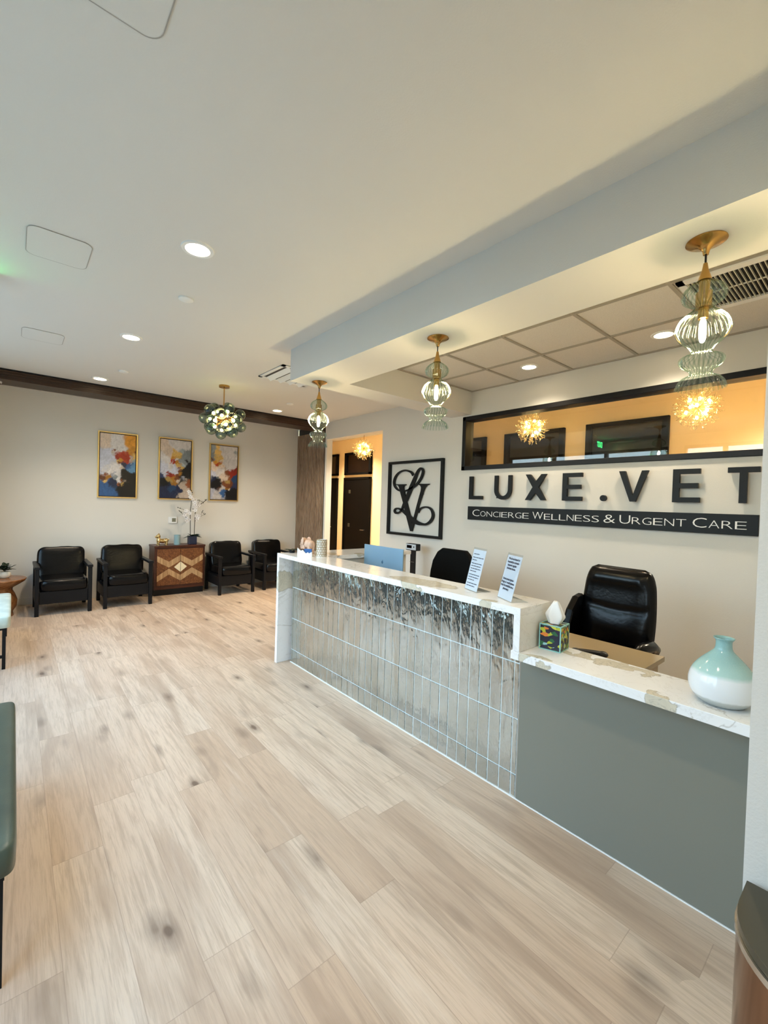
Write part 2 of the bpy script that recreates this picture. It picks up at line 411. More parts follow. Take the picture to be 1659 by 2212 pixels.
# corridor
cw = sbox('wall_corridor', M_CORR, [(XC, XC+.1, -.5, 10.2, 0, ZC)], label='warm lit corridor wall with black doors')
sbox('wall_corridor_end', M_CORR, [(XD+.12, XC, 10.0, 10.12, 0, ZC), (XD+.12, XC, -.62, -.5, 0, ZC)])
sbox('wall_corridor_near', M_CORR, [(XD+.12, XD+.125, SY, OY0, 0, WZ0), (XD+.12, XD+.125, 6.80, 10.0, 0, ZC), (XD+.12, XD+.125, -.5, SY, 0, ZC)])
n = 0
for (y0, y1) in ((8.48, 9.42), (7.235, 8.195), (5.6, 6.55), (2.99, 3.945), (1.73, 2.69), (4.3, 5.25)):
    n += 1
    d = bpy.data.objects.new(f'door_{n}', None); COL.objects.link(d); d.location = (XC, (y0+y1)/2, 0); struct(d)
    h = (y1-y0)/2
    MB().box(-.045, .0, -h, h, 0, 2.145).build('door_leaf', M_DOOR, d, bevel=.004)
    MB().box(-.06, -.045, -h, -h+.05, 0, 2.145).box(-.06, -.045, h-.05, h, 0, 2.145).box(-.06, -.045, -h, h, 2.1, 2.145).build('door_frame', M_DOOR, d)
    MB().tube([(-.06, -h+.12, 1.0), (-.10, -h+.12, 1.0), (-.10, -h+.24, 1.0)], .009).build('door_handle', M_STEEL, d, smooth=True)
    g_ = MB().box(-.05, 0, -h, -h+.07, 2.205, 2.705).box(-.05, 0, h-.07, h, 2.205, 2.705).box(-.05, 0, -h, h, 2.205, 2.25).box(-.05, 0, -h, h, 2.66, 2.705).build('transom_frame', M_DOOR, d)
    MB().box(-.02, -.012, -h+.07, h-.07, 2.25, 2.66).build('pane', M_DARKGLASS, g_)
for z_, lb in ((1.83, 'upper small grey notice plate on the black corridor door'), (1.08, 'lower small grey notice plate on the black corridor door')):
    p = MB().box(XC-.052, XC-.046, 7.93, 8.0, z_-.04, z_+.04).build('notice_plate', plain('notice_grey', (.03, .03, .022), .5))
    tag(p, lb, 'sign', 'notice plates on corridor door')
# soffit beams above desk (L shape)
SZ = 2.722
sbox('ceiling_soffit', M_CEIL, [(2.0, 2.462, SY, 3.79, SZ, ZC), (2.462, XD, 3.465, 3.79, SZ, ZC)], label='dropped white beam above the reception desk')
# suspended tile ceiling over desk
ct = sbox('ceiling_tiles', M_TILEC, (2.462, XD, SY, 3.465, ZC-.012, ZC))
ct['label'] = 'white acoustic tile ceiling behind the beam'
gm = MB()
for yy in (3.465-.012, 2.80, 2.18, 1.57, .96, .35):
    gm.box(2.462, XD, yy-.012, yy+.012, ZC-.022, ZC-.010)
for xx in (2.475, 3.09, 3.71, XD-.012):
    gm.box(xx-.012, xx+.012, SY, 3.465, ZC-.0225, ZC-.0105)
gm.build('ceiling_grid', plain('grid_metal', (.40, .36, .29), .5), ct)
# wall stub at right
sbox('wall_right', M_WALL, [(SXW, XD+.12, YR-.1, SY, 0, ZC)], label='white wall end at the right of the desk')
# rear wall with a glazed opening behind the photographer
sbox('wall_rear', M_WALL, (XW-.1, SXW, YR-.1, YR, 0, ZC))
# storefront window wall at left
sbox('wall_window', M_WALL, [(XW-.12, XW, YR-.1, .75, 0, ZC), (XW-.12, XW, .75, 6.25, 2.82, ZC), (XW-.12, XW, 6.25, YF, 0, ZC), (XW-.12, XW, 2.55, 2.80, 0, 2.82)])
n = 1
for (y0, y1) in ((.75, 2.55), (2.80, 6.25)):
    n += 1
    ww = bpy.data.objects.new(f'window_{n}', None); COL.objects.link(ww); ww.location = (XW-.06, y0, 0); struct(ww)
    L = y1-y0; fm = MB()
    fm.box(-.045, .045, 0, L, 0, .40).box(-.045, .045, 0, L, 2.77, 2.82).box(-.045, .045, 0, L, .86, .92)
    for i in range(4):
        yy = L*i/3; fm.box(-.045, .045, max(0, yy-.03), min(L, yy+.03), 0, 2.82)
    fm.build('window_frame', M_BLACKM, ww)
    MB().box(-.006, .006, .02, L-.02, .1, 2.78).build('pane', M_PANEO, ww)
# outside pavement; unseen dark blocks added so the tiles reflect tree-like silhouettes
sbox('floor_outside', plain('outside_paving', (.06, .06, .065), .8, var=.1, bscale=2), (-60, XW-.12, -40, 60, -.30, -.15))
sbox('added_dark_blocks', plain('dark_block', (.015, .022, .014), .9), [(-16, -15, y_, y_+w_, -.15, h_) for y_, w_, h_ in ((-20, 9, 2.6), (-9, 5, 3.6), (-2, 6, 2.2), (6, 4, 4.2), (12, 8, 2.8), (22, 12, 3.8))])
# baseboards
sbox('baseboard_far', M_WALL, (XW, XD+.03, YF-.014, YF, 0, .10))
sbox('baseboard_desk', M_WALL, [(XD-.012, XD, SY, OY0, 0, .10)])
# clerestory window over sign
w1 = bpy.data.objects.new('window_1', None); COL.objects.link(w1); w1.location = (XD, 0, 0); struct(w1, 'long narrow black framed interior window looking into the corridor')
fb = .052
MB().box(-.02, .14, WY0, WY1, WZ0, WZ0+fb).box(-.02, .14, WY0, WY1, WZ1-fb, WZ1).box(-.02, .14, WY0, WY0+fb, WZ0, WZ1).box(-.02, .14, WY1-fb, WY1, WZ0, WZ1).build('window_frame', M_BLACK, w1, bevel=.004)
MB().box(.035, .043, WY0+fb-.01, WY1-fb+.01, WZ0+fb-.01, WZ1-fb+.01).build('pane', M_PANE, w1)

# ================================================================ RECEPTION DESK
XS, XT, XBK = 1.962, 2.09, 2.262     # slab front, tile face, back edge
ZT, ZL = 1.067, .843
desk = thing('reception_desk', 'long reception desk with glossy vertical tile front and grey end panel', 'desk', (XT, 2.5, 0))
def rel(o, p):
    """keep world-space mesh while parenting to an unrotated empty"""
    o.parent = p; o.location = Vector(o.location)-p.location; return o
b = MB().box(XT+.012, XT+.10, 1.25, 3.80, 0, 1.03).box(XT+.012, XT+.10, SY+.003, 1.27, 0, .80).build('desk_core', M_GREY); rel(b, desk)
b = MB().box(XT+.004, XT+.0118, 1.283, 3.80, 0, 1.028).build('grout', M_GROUT); rel(b, desk)
tm = MB(); P_ = .0766; rows = [(.002, .128), (.128, .431), (.431, .735), (.735, 1.027)]
y1 = 3.845
i = 0
rng = random.Random(3)
while y1-P_*i > 1.285:
    ya = y1-P_*i; yb = max(ya-P_, 1.285); i += 1
    for (za, zb) in rows:
        if ya > 3.80: yt = 3.80
        else: yt = ya
        if yt-yb < .012: continue
        if za > .7 and False: pass
        g2 = .0019; a1, a2 = rng.uniform(-.0011, .0011), rng.uniform(-.0022, .0022)
        x0 = XT
        q = [(x0+a1, yb+g2, za+g2), (x0-a1, yt-g2, za+g2), (x0-a1+a2, yt-g2, zb-g2), (x0+a1+a2, yb+g2, zb-g2)]
        e = .002
        back = [(XT+.006, p[1], p[2]) for p in q]
        fr = [(p[0], p[1]+(e if k in (0, 3) else -e), p[2]+(e if k < 2 else -e)) for k, p in enumerate(q)]
        tm.add(back+fr, [(4, 5, 6, 7), (0, 1, 5, 4), (1, 2, 6, 5), (2, 3, 7, 6), (3, 0, 4, 7)])
o = tm.build('tile_front', M_TILE); rel(o, desk)
tag(o, 'glossy silver green vertical tiles in four rows')
o = MB().box(XT-.003, XT+.012, SY+.003, 1.278, .006, .80).build('end_panel', M_GREY, bevel=.0015); rel(o, desk); tag(o, 'flat grey laminate panel')
o = MB().box(XT-.001, XT+.012, 1.278, 1.2835, 0, 1.0).build('edge_trim', M_STEEL); rel(o, desk)
o = MB().box(XT-.006, XT+.002, SY+.003, 3.80, 0, .005).build('base_seal', plain('white_seal', (.85, .85, .82), .5)); rel(o, desk)
# inner carcass + staff-side desk surface
o = MB().box(2.24, 2.26, SY+.003, 3.46, .0, .76).box(2.75, 2.77, .85, 3.4, 0, .70).box(2.26, 2.77, .835, .855, 0, .715).build('inner_panel', plain('tan_laminate', (.40, .30, .18), .4)); rel(o, desk)
o = MB().box(2.262, 2.86, .83, 3.48, .72, .748).build('staff_worktop', plain('tan_worktop', (.38, .29, .17), .22)); rel(o, desk)
o = MB().box(2.30, 3.32, 3.50, 3.84, 0, 1.028).build('return_body', M_WALL); rel(o, desk)
ctop = MB()
ctop.box(XS, XBK, 1.213, 3.885, ZT-.038, ZT)          # top slab
ctop.box(XS, XBK, 3.845, 3.885, 0, ZT-.038)              # waterfall leg
ctop.box(XS, XBK, 1.213, 1.251, ZL, ZT-.038)             # step end
o = ctop.build('countertop', M_MARBLE, bevel=.0015)
tag(o, 'white veined marble counter slab with waterfall end on the tiled desk', 'countertop')
o = MB().box(XBK+.001, 3.36, 3.46, 3.885, ZT-.038, ZT).build('countertop', M_MARBLE, bevel=.0015)
tag(o, 'short marble return slab at the far end of the desk behind the elephant', 'countertop')
o = MB().box(XS, XBK, SY+.001, 1.262, ZL-.043, ZL-.001).build('countertop', M_MARBLE, bevel=.0015)
tag(o, 'low marble ledge above the grey panel carrying the turquoise vase', 'countertop')

# ================================================================ SIGNS ON THE DESK WALL
XL0, XL1 = XD-.055, XD-.02
def wallfn(y, z, d): return (XD-d, y, z)
def bar_letter(ch, y0, y1, z0=1.667, z1=1.947, t=.042):
    """strokes of one capital, reading from larger y to smaller y; y0 left edge, y1 right edge"""
    W_ = y0-y1; H_ = z1-z0; P = []
    def R(a0, a1, b0, b1): return [(y0-a0*W_, z0+b0*H_), (y0-a1*W_, z0+b0*H_), (y0-a1*W_, z0+b1*H_), (y0-a0*W_, z0+b1*H_)]
    tv = t/H_; th = t/W_*1.15
    if ch == 'L': P = [R(0, th, 0, 1), R(th, 1, 0, tv)]
    if ch == 'E': P = [R(0, th, 0, 1), R(th, 1, 0, tv), R(th, 1, 1-tv, 1), R(th, .93, .5-tv/2, .5+tv/2)]
    if ch == 'T': P = [R(0, 1, 1-tv, 1), R(.5-th/2, .5+th/2, 0, 1-tv)]
    if ch == 'V': P = [[(y0, z1), (y0-t*1.25, z1), (y0-W_*.5, z0+.19*H_), (y1+t*1.25, z1), (y1, z1), (y0-W_*.5-t*.55, z0), (y0-W_*.5+t*.55, z0)]]
    if ch == 'X':
        k = t*1.3; c = y0-W_/2; m = z0+H_*.5
        P = [[(y0, z1), (y0-k, z1), (c, m+.055*1.1), (y1+k, z1), (y1, z1), (c-k*.62, m), (y1, z0), (y1+k, z0), (c, m-.055*1.1), (y0-k, z0), (y0, z0), (c+k*.62, m)]]
    if ch == 'U':
        ri = W_/2-t; q = []
        c = (y0-W_/2, z0+W_/2)
        q += [(y0, z1)]+[(c[0]+W_/2*math.cos(a), c[1]-W_/2*math.sin(a)) for a in [PI*i/14 for i in range(15)]]+[(y1, z1), (y1+t, z1)]
        q += [(c[0]+ri*math.cos(a), c[1]-ri*math.sin(a)) for a in [PI-PI*i/14 for i in range(15)]]+[(y0-t, z1)]
        P = [q]
    if ch == '.':
        P = [[((y0+y1)/2+W_/2*math.cos(2*PI*i/24), z0+W_/2+W_/2*math.sin(2*PI*i/24)) for i in range(24)]]
    return P
M_SIGN = plain('charcoal_sign', (.008, .009, .0095), .45, 0, .25)
LET = [('L', 3.421, 3.224), ('U', 3.051, 2.824), ('X', 2.645, 2.403), ('E', 2.221, 2.021), ('.', 1.842, 1.784), ('V', 1.676, 1.430), ('E', 1.240, 1.046), ('T', .866, .669)]
WHERE = ['first of the sign', 'between the L and the X', 'between the U and the first E', 'between the X and the dot', '', 'right after the dot', 'between the V and the T', 'last of the sign']
for (ch, a, b_), wh in zip(LET, WHERE):
    mb = MB()
    for i, poly in enumerate(bar_letter(ch, a, b_)): mb.prism(poly, wallfn, .018, .050)
    nm = 'sign_dot' if ch == '.' else 'sign_letter'
    o = mb.build(nm, M_SIGN)
    yp = {'V': (a+b_)/2, 'T': (a+b_)/2, '.': (a+b_)/2}.get(ch, a-.015)
    p_ = MB().cyl((XD, yp, 1.69), (XD-.02, yp, 1.69), .006, n=8).build('standoff_pin', M_SIGN); p_.parent = o
    if ch == '.': tag(o, 'round black raised dot between the letters E and V', 'sign', 'raised wall sign letters')
    else: tag(o, f'black raised letter {ch} on the desk wall, {wh}', 'letter', 'raised wall sign letters')
# plaque
pl = thing('sign_plaque', 'long black plaque lettered Concierge Wellness & Urgent Care', 'sign', (XD, 2.05, 1.5))
o = MB().box(XD-.030, XD-.001, .668, 3.445, 1.417, 1.580).build('board', M_SIGN, bevel=.002); rel(o, pl)
def text_mesh(name, runs, material, depth=.002):
    """runs: (text, size, xscale, x, y) in a plane; returns verts/faces 2-D laid out left to right"""
    vs, fs = [], []
    for (t, size, x0, x1, y, bold) in runs:
        if t == '#':     # print too small to read in the photograph: word-shaped marks
            rg_ = random.Random(int(abs(y)*9999)); x = x0
            while x < x1-size*.4:
                e = min(x1, x+size*rg_.uniform(1.0, 3.2)); b = len(vs)
                vs += [(x, y), (e, y), (e, y+size*.42), (x, y+size*.42)]; fs.append((b, b+1, b+2, b+3)); x = e+size*.35
            continue
        cu = bpy.data.curves.new('lettering', 'FONT'); cu.body = t; cu.size = size; cu.resolution_u = 3; cu.offset = bold
        ob = bpy.data.objects.new('lettering', cu); COL.objects.link(ob)
        dg = bpy.context.evaluated_depsgraph_get(); me = bpy.data.meshes.new_from_object(ob.evaluated_get(dg))
        xs = [v.co.x for v in me.vertices]; lo, hi = min(xs), max(xs)
        b = len(vs); sc = (x1-x0)/(hi-lo)
        vs += [(x0+(v.co.x-lo)*sc, y+v.co.y) for v in me.vertices]; fs += [tuple(b+i for i in p.vertices) for p in me.polygons]
        bpy.data.objects.remove(ob); bpy.data.curves.remove(cu); bpy.data.meshes.remove(me)
    return vs, fs
def caps_run(word, x0, x1, y, big=.118, small=.094, bold=-.0016):
    first, rest = word[0], word[1:]
    n_ = len(word); fr = {'C': 1.12, 'W': 1.45, 'U': 1.05}.get(first, 1)
    wid = {'W': 1.5, 'I': .45}
    tot = fr*1.2+sum(wid.get(q, 1) for q in rest)+.0
    u_ = (x1-x0)/(tot+.18*len(rest))
    out = [(first, big, x0, x0+fr*1.2*u_, y, bold)]
    x = x0+fr*1.2*u_+.18*u_
    for q in rest:
        ww = wid.get(q, 1)*u_
        out.append((q, small, x, x+(ww if q != 'I' else .13*u_), y, bold)); x += (ww if q != 'I' else .13*u_)+.18*u_
    # fit exactly
    k = (x1-x0)/(x-.18*u_-x0)
    return [(t, s, x0+(a-x0)*k, x0+(b_-x0)*k, yy, bo) for (t, s, a, b_, yy, bo) in out]
runs = []
for wd, a, b_ in (('CONCIERGE', 3.368, 2.600), ('WELLNESS', 2.556, 1.848), ('URGENT', 1.662, 1.134), ('CARE', 1.089, .737)):
    runs += caps_run(wd, -a, -b_, 1.462)
runs.append(('&', .118, -1.806, -1.700, 1.462, -.0016))
vs, fs = text_mesh('plaque_text', runs, M_WHITE)
o = MB().add([(XD-.0315, -x, z) for x, z in vs], fs).build('lettering', emit('x', (1, 1, 1), 0) if False else M_WHITE, fix=False); rel(o, pl)
# monogram
HX, HZ = 4.962, 1.130
def mono(u_, v_, d): return (XD-d, HX-u_, HZ+v_)
ms = thing('monogram_sign', 'square black frame around an interlaced script L and V monogram', 'sign', (XD, 4.42, 1.66))
t_ = .036; Wm = 1.09; Hm = 1.075
fm = MB().prism([(0, 0), (Wm, 0), (Wm, t_), (0, t_)], mono, 0, .045).prism([(0, Hm-t_), (Wm, Hm-t_), (Wm, Hm), (0, Hm)], mono, 0, .045)
fm.prism([(0, t_), (t_, t_), (t_, Hm-t_), (0, Hm-t_)], mono, 0, .045).prism([(Wm-t_, t_), (Wm, t_), (Wm, Hm-t_), (Wm-t_, Hm-t_)], mono, 0, .045)
rel(fm.build('frame', M_SIGN), ms)
LP = [(0.5192, 0.8674, 0.0423), (0.4849, 0.9053, 0.0329), (0.4272, 0.9275, 0.0263), (0.3546, 0.9405, 0.0235), (0.2718, 0.9301, 0.0235), (0.1934, 0.895, 0.0301), (0.14, 0.8411, 0.0376), (0.1171, 0.7788, 0.0395), (0.1298, 0.7227, 0.0329), (0.1829, 0.6734, 0.0263), (0.2544, 0.6454, 0.0207), (0.3432, 0.6416, 0.0188), (0.4198, 0.6548, 0.0235), (0.4758, 0.678, 0.0282), (0.5584, 0.7105, 0.0329), (0.6206, 0.7557, 0.0357), (0.6808, 0.8264, 0.0376), (0.7092, 0.8906, 0.0395), (0.7076, 0.9297, 0.0357), (0.6799, 0.9536, 0.0282), (0.6487, 0.9484, 0.0329), (0.6051, 0.9075, 0.0423), (0.5539, 0.8166, 0.0564), (0.4761, 0.6713, 0.0705), (0.3967, 0.523, 0.0611), (0.3467, 0.4475, 0.047), (0.3056, 0.3782, 0.0282), (0.2775, 0.3431, 0.0235), (0.2286, 0.3207, 0.0282), (0.1729, 0.3223, 0.0329), (0.1462, 0.3493, 0.0329), (0.1705, 0.3779, 0.0263), (0.2257, 0.3863, 0.0235), (0.2862, 0.3708, 0.0329), (0.3563, 0.3388, 0.0423), (0.4452, 0.2879, 0.0517), (0.5322, 0.238, 0.0658), (0.6353, 0.1967, 0.0564), (0.7348, 0.1824, 0.0329), (0.8049, 0.1863, 0.0301), (0.8726, 0.2219, 0.0376), (0.9171, 0.2749, 0.0423), (0.9232, 0.3323, 0.0395), (0.8912, 0.3884, 0.0301), (0.8386, 0.4157, 0.0235), (0.7688, 0.4204, 0.0207), (0.6987, 0.4024, 0.0235), (0.6596, 0.3718, 0.0301), (0.6428, 0.3418, 0.0357)]
V1 = [(0.1647, 0.7417), (0.3826, 0.7397), (0.3783, 0.7262), (0.3448, 0.7178), (0.3312, 0.6928), (0.3482, 0.6382), (0.4135, 0.4691), (0.4928, 0.2831), (0.5394, 0.1784), (0.5347, 0.0714), (0.4973, 0.0689), (0.4126, 0.2663), (0.3364, 0.461), (0.2544, 0.6454), (0.2373, 0.6937), (0.2109, 0.7251), (0.1651, 0.7326)]
V2 = [(0.6303, 0.7424), (0.8423, 0.739), (0.8385, 0.7262), (0.8, 0.7171), (0.7663, 0.6885), (0.7377, 0.637), (0.6609, 0.4472), (0.5966, 0.2476), (0.5347, 0.0714), (0.4991, 0.0691), (0.5549, 0.2524), (0.6156, 0.4463), (0.684, 0.6437), (0.6884, 0.6893), (0.672, 0.7156), (0.6307, 0.7326)]
mm = MB().ribbon(LP, mono, .012, .032); rel(mm.build('letter_l', M_SIGN), ms)
mm = MB().prism(V1, mono, .0115, .0315).prism(V2, mono, .0117, .0317); rel(mm.build('letter_v', M_SIGN), ms)
for q, w_ in ((.40, .50), (.52, .22), (.715, .6)): rel(MB().cyl((XD, HX-q, HZ+w_), (XD-.014, HX-q, HZ+w_), .006).build('standoff_pin', M_SIGN), ms)

# ================================================================ CEILING FIXTURES
M_LED = emit('led_lens', (1, .80, .50), 14)
M_TRIM = plain('white_trim', (.85, .85, .82), .4)
def downlight(x, y, z, label, energy, group, r_=.075, spot=True):
    t = thing('ceiling_downlight', label, 'ceiling light', (x, y, z), 0, group)
    MB().lathe([(r_*.9, -.001), (r_*.9, -.007), (r_*1.16, -.007), (r_*1.2, -.0005)], n=32).build('trim_ring', M_TRIM, t, smooth=True)
    MB().lathe([(0, -.004), (r_*.92, -.004)], n=32).build('lens', M_LED, t, fix=False)
    l = bpy.data.lights.new('downlight_lamp', 'SPOT'); l.energy = energy; l.color = (1, .82, .6); l.spot_size = math.radians(130); l.spot_blend = .9; l.shadow_soft_size = .07
    o = bpy.data.objects.new('downlight_lamp', l); COL.objects.link(o); o.location = (0, 0, -.012); o.parent = t
    return t
g1 = 'recessed ceiling downlights'
DLE = 68
downlight(.797, 2.675, ZC, 'recessed round downlight nearest the camera, the largest lit disc', DLE, g1)
downlight(.797, 4.553, ZC, 'recessed round downlight second along the left row', DLE, g1)
downlight(.800, 6.446, ZC, 'recessed round downlight just before the walnut header, left side', DLE*1.7, g1)
downlight(3.207, 6.482, ZC, 'small recessed downlight right of the bubble chandelier', DLE*1.7, g1)
downlight(3.955, 2.45, ZC-.012, 'recessed downlight in the tile ceiling above the letters U and X', 60, g1)
downlight(3.965, 1.256, ZC-.012, 'recessed downlight in the tile ceiling beside the nearest pendant', 60, g1)
for q, lb in ((7.6, 'corridor ceiling downlight at the far end'), (5.75, 'corridor ceiling downlight beyond the doorway'), (.3, 'corridor ceiling downlight at the near end')):
    downlight(5.1, q, ZC, lb, 400, 'corridor downlights')
downlight(.797, .797, ZC, 'recessed downlight above the photographer', DLE*.7, g1)
downlight(.6, -.9, ZC, 'recessed downlight behind the photographer', DLE*.6, g1)
def disc(x, y, lb, r_=.05):
    t = MB().lathe([(0, -.016), (r_*.8, -.016), (r_, -.010), (r_, 0)], c=(0, 0, 0), n=28).build('sprinkler_cover', M_TRIM, None, (x, y, ZC), smooth=True)
    tag(t, lb, 'ceiling cover', 'round sprinkler covers')
disc(.936, 3.386, 'round white ceiling cover nearest the camera'); disc(.955, 5.854, 'round white ceiling cover between the far downlights'); disc(3.106, 5.877, 'round white ceiling cover right of the bubble chandelier')
def rrect(x0, x1, y0, y1, rd, n=8):
    P = []
    for cx, cy, a0 in ((x1-rd, y1-rd, 0), (x0+rd, y1-rd, 90), (x0+rd, y0+rd, 180), (x1-rd, y0+rd, 270)):
        P += [(cx+rd*math.cos(math.radians(a0+90*i/n)), cy+rd*math.sin(math.radians(a0+90*i/n))) for i in range(n+1)]
    return P
for (x0, x1, y0, y1, lb) in ((.04, .337, 1.27, 1.57, 'flush ceiling speaker panel with rounded corners at the top edge'), (.04, .333, 3.06, 3.43, 'flush ceiling panel with rounded corners left of the nearest downlight'), (.04, .338, 4.96, 5.30, 'flush ceiling panel left of the second downlight')):
    t = thing('access_panel', lb, 'panel', ((x0+x1)/2, (y0+y1)/2, ZC), 0, 'flush ceiling panels')
    P = rrect((x0-x1)/2, (x1-x0)/2, (y0-y1)/2, (y1-y0)/2, .05)
    MB().prism(P, lambda a, b, d: (a, b, -d), 0, .004).build('panel', M_CEIL, t)
    Q = rrect((x0-x1)/2-.004, (x1-x0)/2+.004, (y0-y1)/2-.004, (y1-y0)/2+.004, .054)
    n_ = len(P); MB().add([(a, b, -.0046) for a, b in P]+[(a, b, -.0046) for a, b in Q], [(i, (i+1) % n_, n_+(i+1) % n_, n_+i) for i in range(n_)]).build('gap', plain('panel_gap', (.40, .37, .33), .8), t, fix=False)
# ceiling vents
t = thing('ceiling_vent', 'white slotted air vent at the far end of the white beam', 'vent', (2.45, 4.55, ZC))
MB().box(-.30, .30, -.30, .30, -.004, 0).build('backing', plain('vent_dark', (.05, .045, .04), .8), t)
mb = MB().box(-.30, -.26, -.30, .30, -.012, -.002).box(.26, .30, -.30, .30, -.012, -.002).box(-.30, .30, -.30, -.26, -.012, -.002).box(-.30, .30, .26, .30, -.012, -.002)
mb.build('frame', M_TRIM, t)
mb = MB()
for i in range(4):
    x = -.20+i*.125; T = Matrix.Translation((x, 0, -.012)) @ Matrix.Rotation(.7, 4, 'Y'); mb.box(-.045, .045, -.26, .26, -.003, .003, 0, T)
mb.build('slat', M_TRIM, t)
t = thing('ceiling_vent', 'large dark grille with white fins above the nearest pendant', 'vent', (3.40, .62, ZC-.012))
MB().box(-.30, .30, -.30, .30, -.006, 0).build('backing', plain('vent_black', (.006, .006, .006), .9), t)
MB().box(-.30, -.245, -.31, .31, -.02, -.002).box(.245, .30, -.31, .31, -.02, -.002).box(-.30, .30, .27, .31, -.02, -.002).box(-.30, .30, -.31, -.27, -.02, -.002).build('frame', M_TRIM, t)
mb = MB(); 
for i in range(24): yy = -.262+i*.0228; mb.box(-.245, .245, yy-.0016, yy+.0016, -.022, -.004)
mb.build('fin', plain('fin_cream', (.75, .74, .62), .4), t)
MB().box(-.005, .005, -.27, .27, -.012, -.006).build('crossbar', M_TRIM, t)
# pendants
def ribbed_glass():
    g = G('sea_green_ribbed_glass'); tcx = g.n('TexCoord'); sp = g.n('SeparateXYZ'); g.l(tcx.outputs['Object'], sp.inputs[0])
    th = g.math('ARCTAN2', sp.outputs[1], sp.outputs[0]); rib = g.math('MULTIPLY_ADD', g.math('COSINE', g.math('MULTIPLY', th, 24)), .5, .5)
    lw = g.n('LayerWeight'); lw.inputs[0].default_value = .4
    dens = g.math('MAXIMUM', g.math('POWER', lw.outputs['Facing'], 1.4), g.math('MULTIPLY', g.math('POWER', g.math('SUBTRACT', 1, rib), 3), .60))
    tr = g.n('BsdfTransparent'); g.l(g.mix(dens, (.97, .985, .975, 1), (.42, .60, .50, 1)), tr.inputs[0])
    gl = g.n('BsdfGlossy'); gl.inputs['Roughness'].default_value = .10; gl.inputs[0].default_value = (.92, 1, .96, 1)
    fv = g.math('MULTIPLY_ADD', g.math('POWER', lw.outputs['Facing'], 3), .45, g.math('MULTIPLY_ADD', rib, .06, .03))
    mx = g.n('MixShader'); g.l(fv, mx.inputs[0]); g.l(tr.outputs[0], mx.inputs[1]); g.l(gl.outputs[0], mx.inputs[2])
    g.l(mx.outputs[0], g.o.inputs[0]); return g.m
M_PGLASS = ribbed_glass()
M_BULB = emit('warm_bulb', (1, .76, .42), 340)
prof_p = [(.024, 2.557), (.034, 2.548), (.062, 2.527), (.0765, 2.500), (.068, 2.472), (.040, 2.455), (.032, 2.445), (.044, 2.428), (.076, 2.402), (.092, 2.368), (.093, 2.345), (.078, 2.312), (.052, 2.287), (.039, 2.270), (.037, 2.255), (.048, 2.246), (.071, 2.236), (.077, 2.220), (.066, 2.198), (.044, 2.182), (.039, 2.168), (.045, 2.158), (.066, 2.147), (.080, 2.128), (.0865, 2.104)]
def smooth_prof(P, k=4):
    out = []
    for i in range(len(P)-1):
        p0, p1, p2, p3 = P[max(i-1, 0)], P[i], P[i+1], P[min(i+2, len(P)-1)]
        for q in range(k):
            t = q/k; out.append(tuple(.5*((2*p1[j])+(-p0[j]+p2[j])*t+(2*p0[j]-5*p1[j]+4*p2[j]-p3[j])*t*t+(-p0[j]+3*p1[j]-3*p2[j]+p3[j])*t**3) for j in (0, 1)))
    return out+[P[-1]]
t = thing('pendant_lamp', 'ribbed green glass pendant nearest the camera, beside the ceiling grille', 'pendant lamp', (2.205, .553, SZ), 0, 'ribbed glass pendants above the desk')
MB().lathe([(0, 0), (.073, 0), (.074, -.004), (.060, -.012), (.030, -.022), (.014, -.040), (.010, -.058), (0, -.060)], n=40).build('canopy', M_BRASS, t, smooth=True, ang=60)
MB().cyl((0, 0, -.058), (0, 0, -.100), .004).build('cord', M_BLACK, t)
MB().lathe([(0, -.092), (.0075, -.093), (.012, -.120), (.026, -.166), (0, -.167)], n=24).build('cone', M_BRASS, t, smooth=True)
MB().cyl((0, 0, -.167), (0, 0, -.215), .020).cyl((0, 0, -.215), (0, 0, -.280), .030).cyl((0, 0, -.28), (0, 0, -.325), .019).build('socket', M_BRASS, t, smooth=True)
MB().lathe([(rr, z-SZ) for rr, z in smooth_prof(prof_p)], n=192, flutes=24, depth=.07).build('glass_shade', M_PGLASS, t, smooth=True, ang=180, fix=True)
MB().sell((0, 0, -.375), (.013, .013, .05), .7, 1).build('bulb', M_BULB, t, smooth=True, ang=180)
for (x, y, lb) in ((2.200, 2.069, 'ribbed green glass pendant in the middle, above the two paper signs'), (2.219, 3.617, 'ribbed green glass pendant at the far end of the beam, before the slatted wall')):
    c = copy_tree(t); c.location = (x, y, SZ); c['label'] = lb
